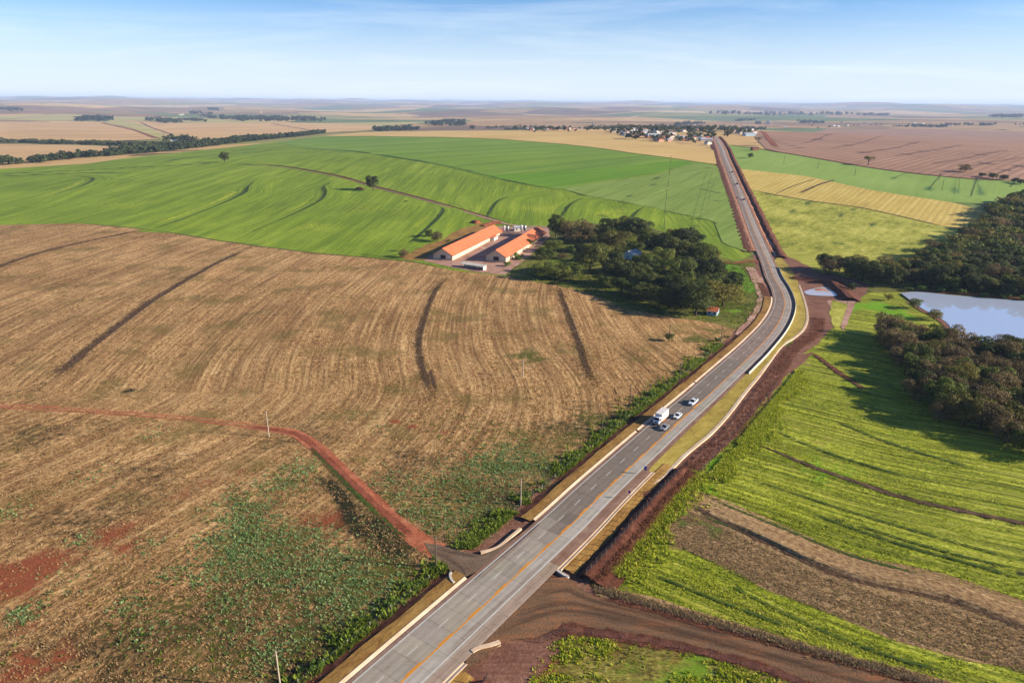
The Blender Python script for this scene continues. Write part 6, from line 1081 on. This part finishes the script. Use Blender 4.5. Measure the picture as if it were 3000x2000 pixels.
# ------------------------------------------------------------------ vehicles
def loft(sec, name, mat, parent):
    """sections [(x, [(y,z)...])] joined"""
    V = []; F = []; n = len(sec[0][1])
    for x, pr in sec: V += [(x, y, z) for y, z in pr]
    for i in range(len(sec) - 1):
        for k in range(n): F.append((i * n + k, i * n + (k + 1) % n, (i + 1) * n + (k + 1) % n, (i + 1) * n + k))
    F += [tuple(range(n - 1, -1, -1)), tuple((len(sec) - 1) * n + k for k in range(n))]
    return link(name, mesh_py(name, V, F, False), mat, parent)
def wheel(t, x, y, r=.34, w=.22):
    m = MB(); m.tube([(x, y - w / 2, r), (x, y - w / 2 + .03, r), (x, y + w / 2 - .03, r), (x, y + w / 2, r)], [r * .86, r, r, r * .86], 16); wh = m.build('wheel', M['rubber'], t); s = 1 if y > 0 else -1; m = MB(); m.tube([(x, y + s * (w / 2 - .02), r), (x, y + s * (w / 2 + .012), r)], [r * .62, r * .55], 12); m.build('rim', M['chrome'], wh)
def body_sec(x, hw, z0, z1, tuck=.08): return (x, [(-hw + tuck, z0), (hw - tuck, z0), (hw, z0 + .18), (hw, z1 - .16), (hw - .07, z1), (-hw + .07, z1), (-hw, z1 - .16), (-hw, z0 + .18)])
def car(s, off, kind, paint, label, back=False, z=.02):
    p = rp(s, off); d = rp(s + 1, off) - rp(s - 1, off); a = math.atan2(d[1], d[0]) + (0 if back else math.pi); t = empty({'pickup': 'pickup_truck'}.get(kind, 'car'), (p[0], p[1], roadz(s) + z), a); pm = M[paint]; hw = .88
    if kind == 'pickup':
        loft([body_sec(2.62, .74, .42, .82), body_sec(2.45, .86, .34, .98), body_sec(1.2, .92, .32, 1.06), body_sec(-1.0, .92, .34, 1.08), body_sec(-2.45, .92, .4, 1.08), body_sec(-2.58, .88, .46, 1.04)], 'body', pm, t); cx = (1.15, .45, -.75, -1.0); hz = 1.74
        m = MB(); m.box(-2.45, -1.1, -.78, .78, 1.085, 1.10); m.build('cargo_bed', M['dark'], t)
        for y in (-.86, .8): m = MB(); m.box(-2.5, -1.05, y, y + .06, 1.075, 1.3); m.build('bed_side', pm, t)
        m = MB(); m.box(-2.56, -2.5, -.86, .86, 1.05, 1.3); m.build('tailgate', pm, t)
    else:
        loft([body_sec(2.12, .66, .4, .7), body_sec(1.95, .8, .3, .82), body_sec(1.05, .87, .28, .96), body_sec(-1.3, .87, .28, 1.0), body_sec(-1.95, .82, .34, .98), body_sec(-2.08, .74, .42, .9)], 'body', pm, t); cx = (1.0, .25, -1.05, -1.75) if kind == 'hatch' else (1.0, .3, -.8, -1.45); hz = 1.48
    zb = 1.05 if kind == 'pickup' else .95; w0, w1 = hw - .08, hw - .26
    gl = link('window_band', mesh_py('window_band', [(cx[0], -w0, zb), (cx[0], w0, zb), (cx[1], w1, hz - .05), (cx[1], -w1, hz - .05), (cx[3], -w0, zb), (cx[3], w0, zb), (cx[2], w1, hz - .05), (cx[2], -w1, hz - .05)], [(0, 1, 2, 3), (5, 4, 7, 6), (1, 5, 6, 2), (4, 0, 3, 7), (3, 2, 6, 7)]), M['glass'], t)
    m = MB(); m.box(cx[2] - .06, cx[1] + .06, -w1 - .03, w1 + .03, hz - .06, hz + .03, tx=.12, ty=.1); m.build('roof', pm, t)
    for y in (-1, 1):
        for x0, x1 in ((cx[0], cx[1]), (cx[3], cx[2])): m = MB(); m.tube([(x0, y * w0, zb), (x1, y * w1, hz - .03)], .05, 5); m.build('pillar', pm, t)
        xm = .5 * (cx[1] + cx[2]); m = MB(); m.tube([(xm, y * (w0 + .005), zb), (xm, y * (w1 + .01), hz - .03)], .045, 5); m.build('pillar', pm, t)
        xf = 2.5 if kind == 'pickup' else 2.0; m = MB(); m.box(xf - .12, xf + .06, y * .58 - .17, y * .58 + .17, .68, .82); m.build('headlight', M['lamp'], t); xr = -2.6 if kind == 'pickup' else -2.1; m = MB(); m.box(xr, xr + .1, y * .68 - .12, y * .68 + .12, .7, .92); m.build('tail_light', M['lamp_red'], t)
        m = MB(); m.box(cx[0] - .25, cx[0] - .05, y * (w0 + .1) - .1, y * (w0 + .1) + .1, zb, zb + .14); m.build('mirror', pm, t)
        for x in ((1.62, -1.55) if kind == 'pickup' else (1.32, -1.28)): wheel(t, x, y * .8, .37 if kind == 'pickup' else .32)
    m = MB(); xf = 2.64 if kind == 'pickup' else 2.13; m.box(xf - .08, xf, -.4, .4, .45, .62); m.build('grille', M['dark'], t)
    return tag(t, label, 'pickup' if kind == 'pickup' else 'car')
car(150.5, 1.85, 'pickup', 'car_white', 'white pickup truck last in the line of oncoming traffic'); car(136.3, 1.8, 'hatch', 'car_white', 'white car beside the box truck in the inner lane'); car(125.4, 1.8, 'sedan', 'car_silver', 'silver car leading in the inner lane ahead of the box truck')
def box_truck(s, off, label):
    p = rp(s, off); d = rp(s + 1, off) - rp(s - 1, off); t = empty('box_truck', (p[0], p[1], roadz(s) + .02), math.atan2(d[1], d[0]) + math.pi)
    m = MB(); m.box(-3.9, 3.2, -.45, .45, .55, .85); m.build('chassis', M['truck_frame'], t)
    bx = MB(); bx.box(-4.0, 1.75, -1.22, 1.22, .95, 3.45, tx=.03, ty=.03); b = bx.build('cargo_box', M['truck_box'], t)
    for y in (-1.2, 1.2):
        m = MB(); m.box(-3.95, 1.7, y - .04, y + .04, .78, .95); m.build('side_rail', M['truck_frame'], b)
        m = MB(); m.box(-1.9, .3, y - .05, y + .02, .35, .72); m.build('side_guard', M['truck_frame'], t)
    m = MB(); m.box(-4.04, -4.0, -1.15, 1.15, 1.0, 3.35); m.build('rear_door', M['wall_white'], b)
    loft([(1.85, [(-1.05, .6), (1.05, .6), (1.1, 1.2), (1.1, 2.35), (.95, 2.6), (-.95, 2.6), (-1.1, 2.35), (-1.1, 1.2)]), (2.9, [(-1.05, .55), (1.05, .55), (1.1, 1.2), (1.08, 2.35), (.92, 2.58), (-.92, 2.58), (-1.08, 2.35), (-1.1, 1.2)]), (3.5, [(-1.02, .5), (1.02, .5), (1.07, 1.2), (1.03, 1.6), (.9, 1.72), (-.9, 1.72), (-1.03, 1.6), (-1.07, 1.2)]), (3.62, [(-.95, .5), (.95, .5), (1.0, 1.15), (.95, 1.45), (.85, 1.5), (-.85, 1.5), (-.95, 1.45), (-1.0, 1.15)])], 'cab', M['car_white'], t)
    m = MB(); m.add([(3.47, -.9, 1.78), (3.47, .9, 1.78), (2.99, .86, 2.5), (2.99, -.86, 2.5)], [(0, 1, 2, 3)]); m.V = [(x + .03, y, z + .03) for x, y, z in m.V]; m.build('windscreen', M['glass'], t)
    for y in (-1, 1):
        m = MB(); m.add([(2.05, y * 1.115, 1.6), (3.1, y * 1.105, 1.6), (2.85, y * 1.1, 2.25), (2.05, y * 1.115, 2.25)], [(0, 1, 2, 3)]); m.build('side_window', M['glass'], t)
        m = MB(); m.box(3.56, 3.66, y * .75 - .16, y * .75 + .16, .85, 1.05); m.build('headlight', M['lamp'], t); m = MB(); m.box(3.1, 3.25, y * 1.25 - .12, y * 1.25 + .12, 1.75, 2.25); m.build('mirror', M['dark'], t)
        for x in (2.55, -2.3): wheel(t, x, y * .98, .46, .28)
        wheel(t, -2.3, y * .66, .46, .26)
    m = MB(); m.box(3.58, 3.72, -1.05, 1.05, .4, .7); m.build('bumper', M['dark'], t); m = MB(); m.box(3.6, 3.65, -.6, .6, 1.0, 1.35); m.build('grille', M['dark'], t)
    return tag(t, label, 'truck')
box_truck(129.8, 5.3, 'white box truck in the outer lane beside the gutter')
for px, py, kind, pnt, back, lb in ((1690, 453, 'hatch', 'car_white', False, 'small white car far up the straight beyond the bend'), (1700, 459, 'sedan', 'car_dark', True, 'small dark car beside the far white car beyond the bend'), (1678, 423, 'pickup', 'car_dark', True, 'small dark pickup higher up the far straight'), (1674, 396, 'sedan', 'car_dark', True, 'tiny dark car farthest up the straight toward the town')):
    s_, o_ = run_of(px, py); car(s_, 1.75 if not back else -1.75, kind, pnt, lb, back)

# ------------------------------------------------------------------ haze over the plain
def build_haze():
    m = bpy.data.materials.new('haze'); m.use_nodes = True; nt = m.node_tree; nt.nodes.clear(); o = nt.nodes.new('ShaderNodeOutputMaterial'); v = nt.nodes.new('ShaderNodeVolumePrincipled')
    v.inputs['Color'].default_value = (.52, .66, .92, 1); v.inputs['Density'].default_value = HAZE; v.inputs['Anisotropy'].default_value = .0; nt.links.new(v.outputs[0], o.inputs['Volume'])
    mb = MB(); mb.box(-45500, 45500, -390, 59000, -90, 150); tag(mb.build('haze', m), kind='stuff')
HAZE = 4.9e-5
build_haze()
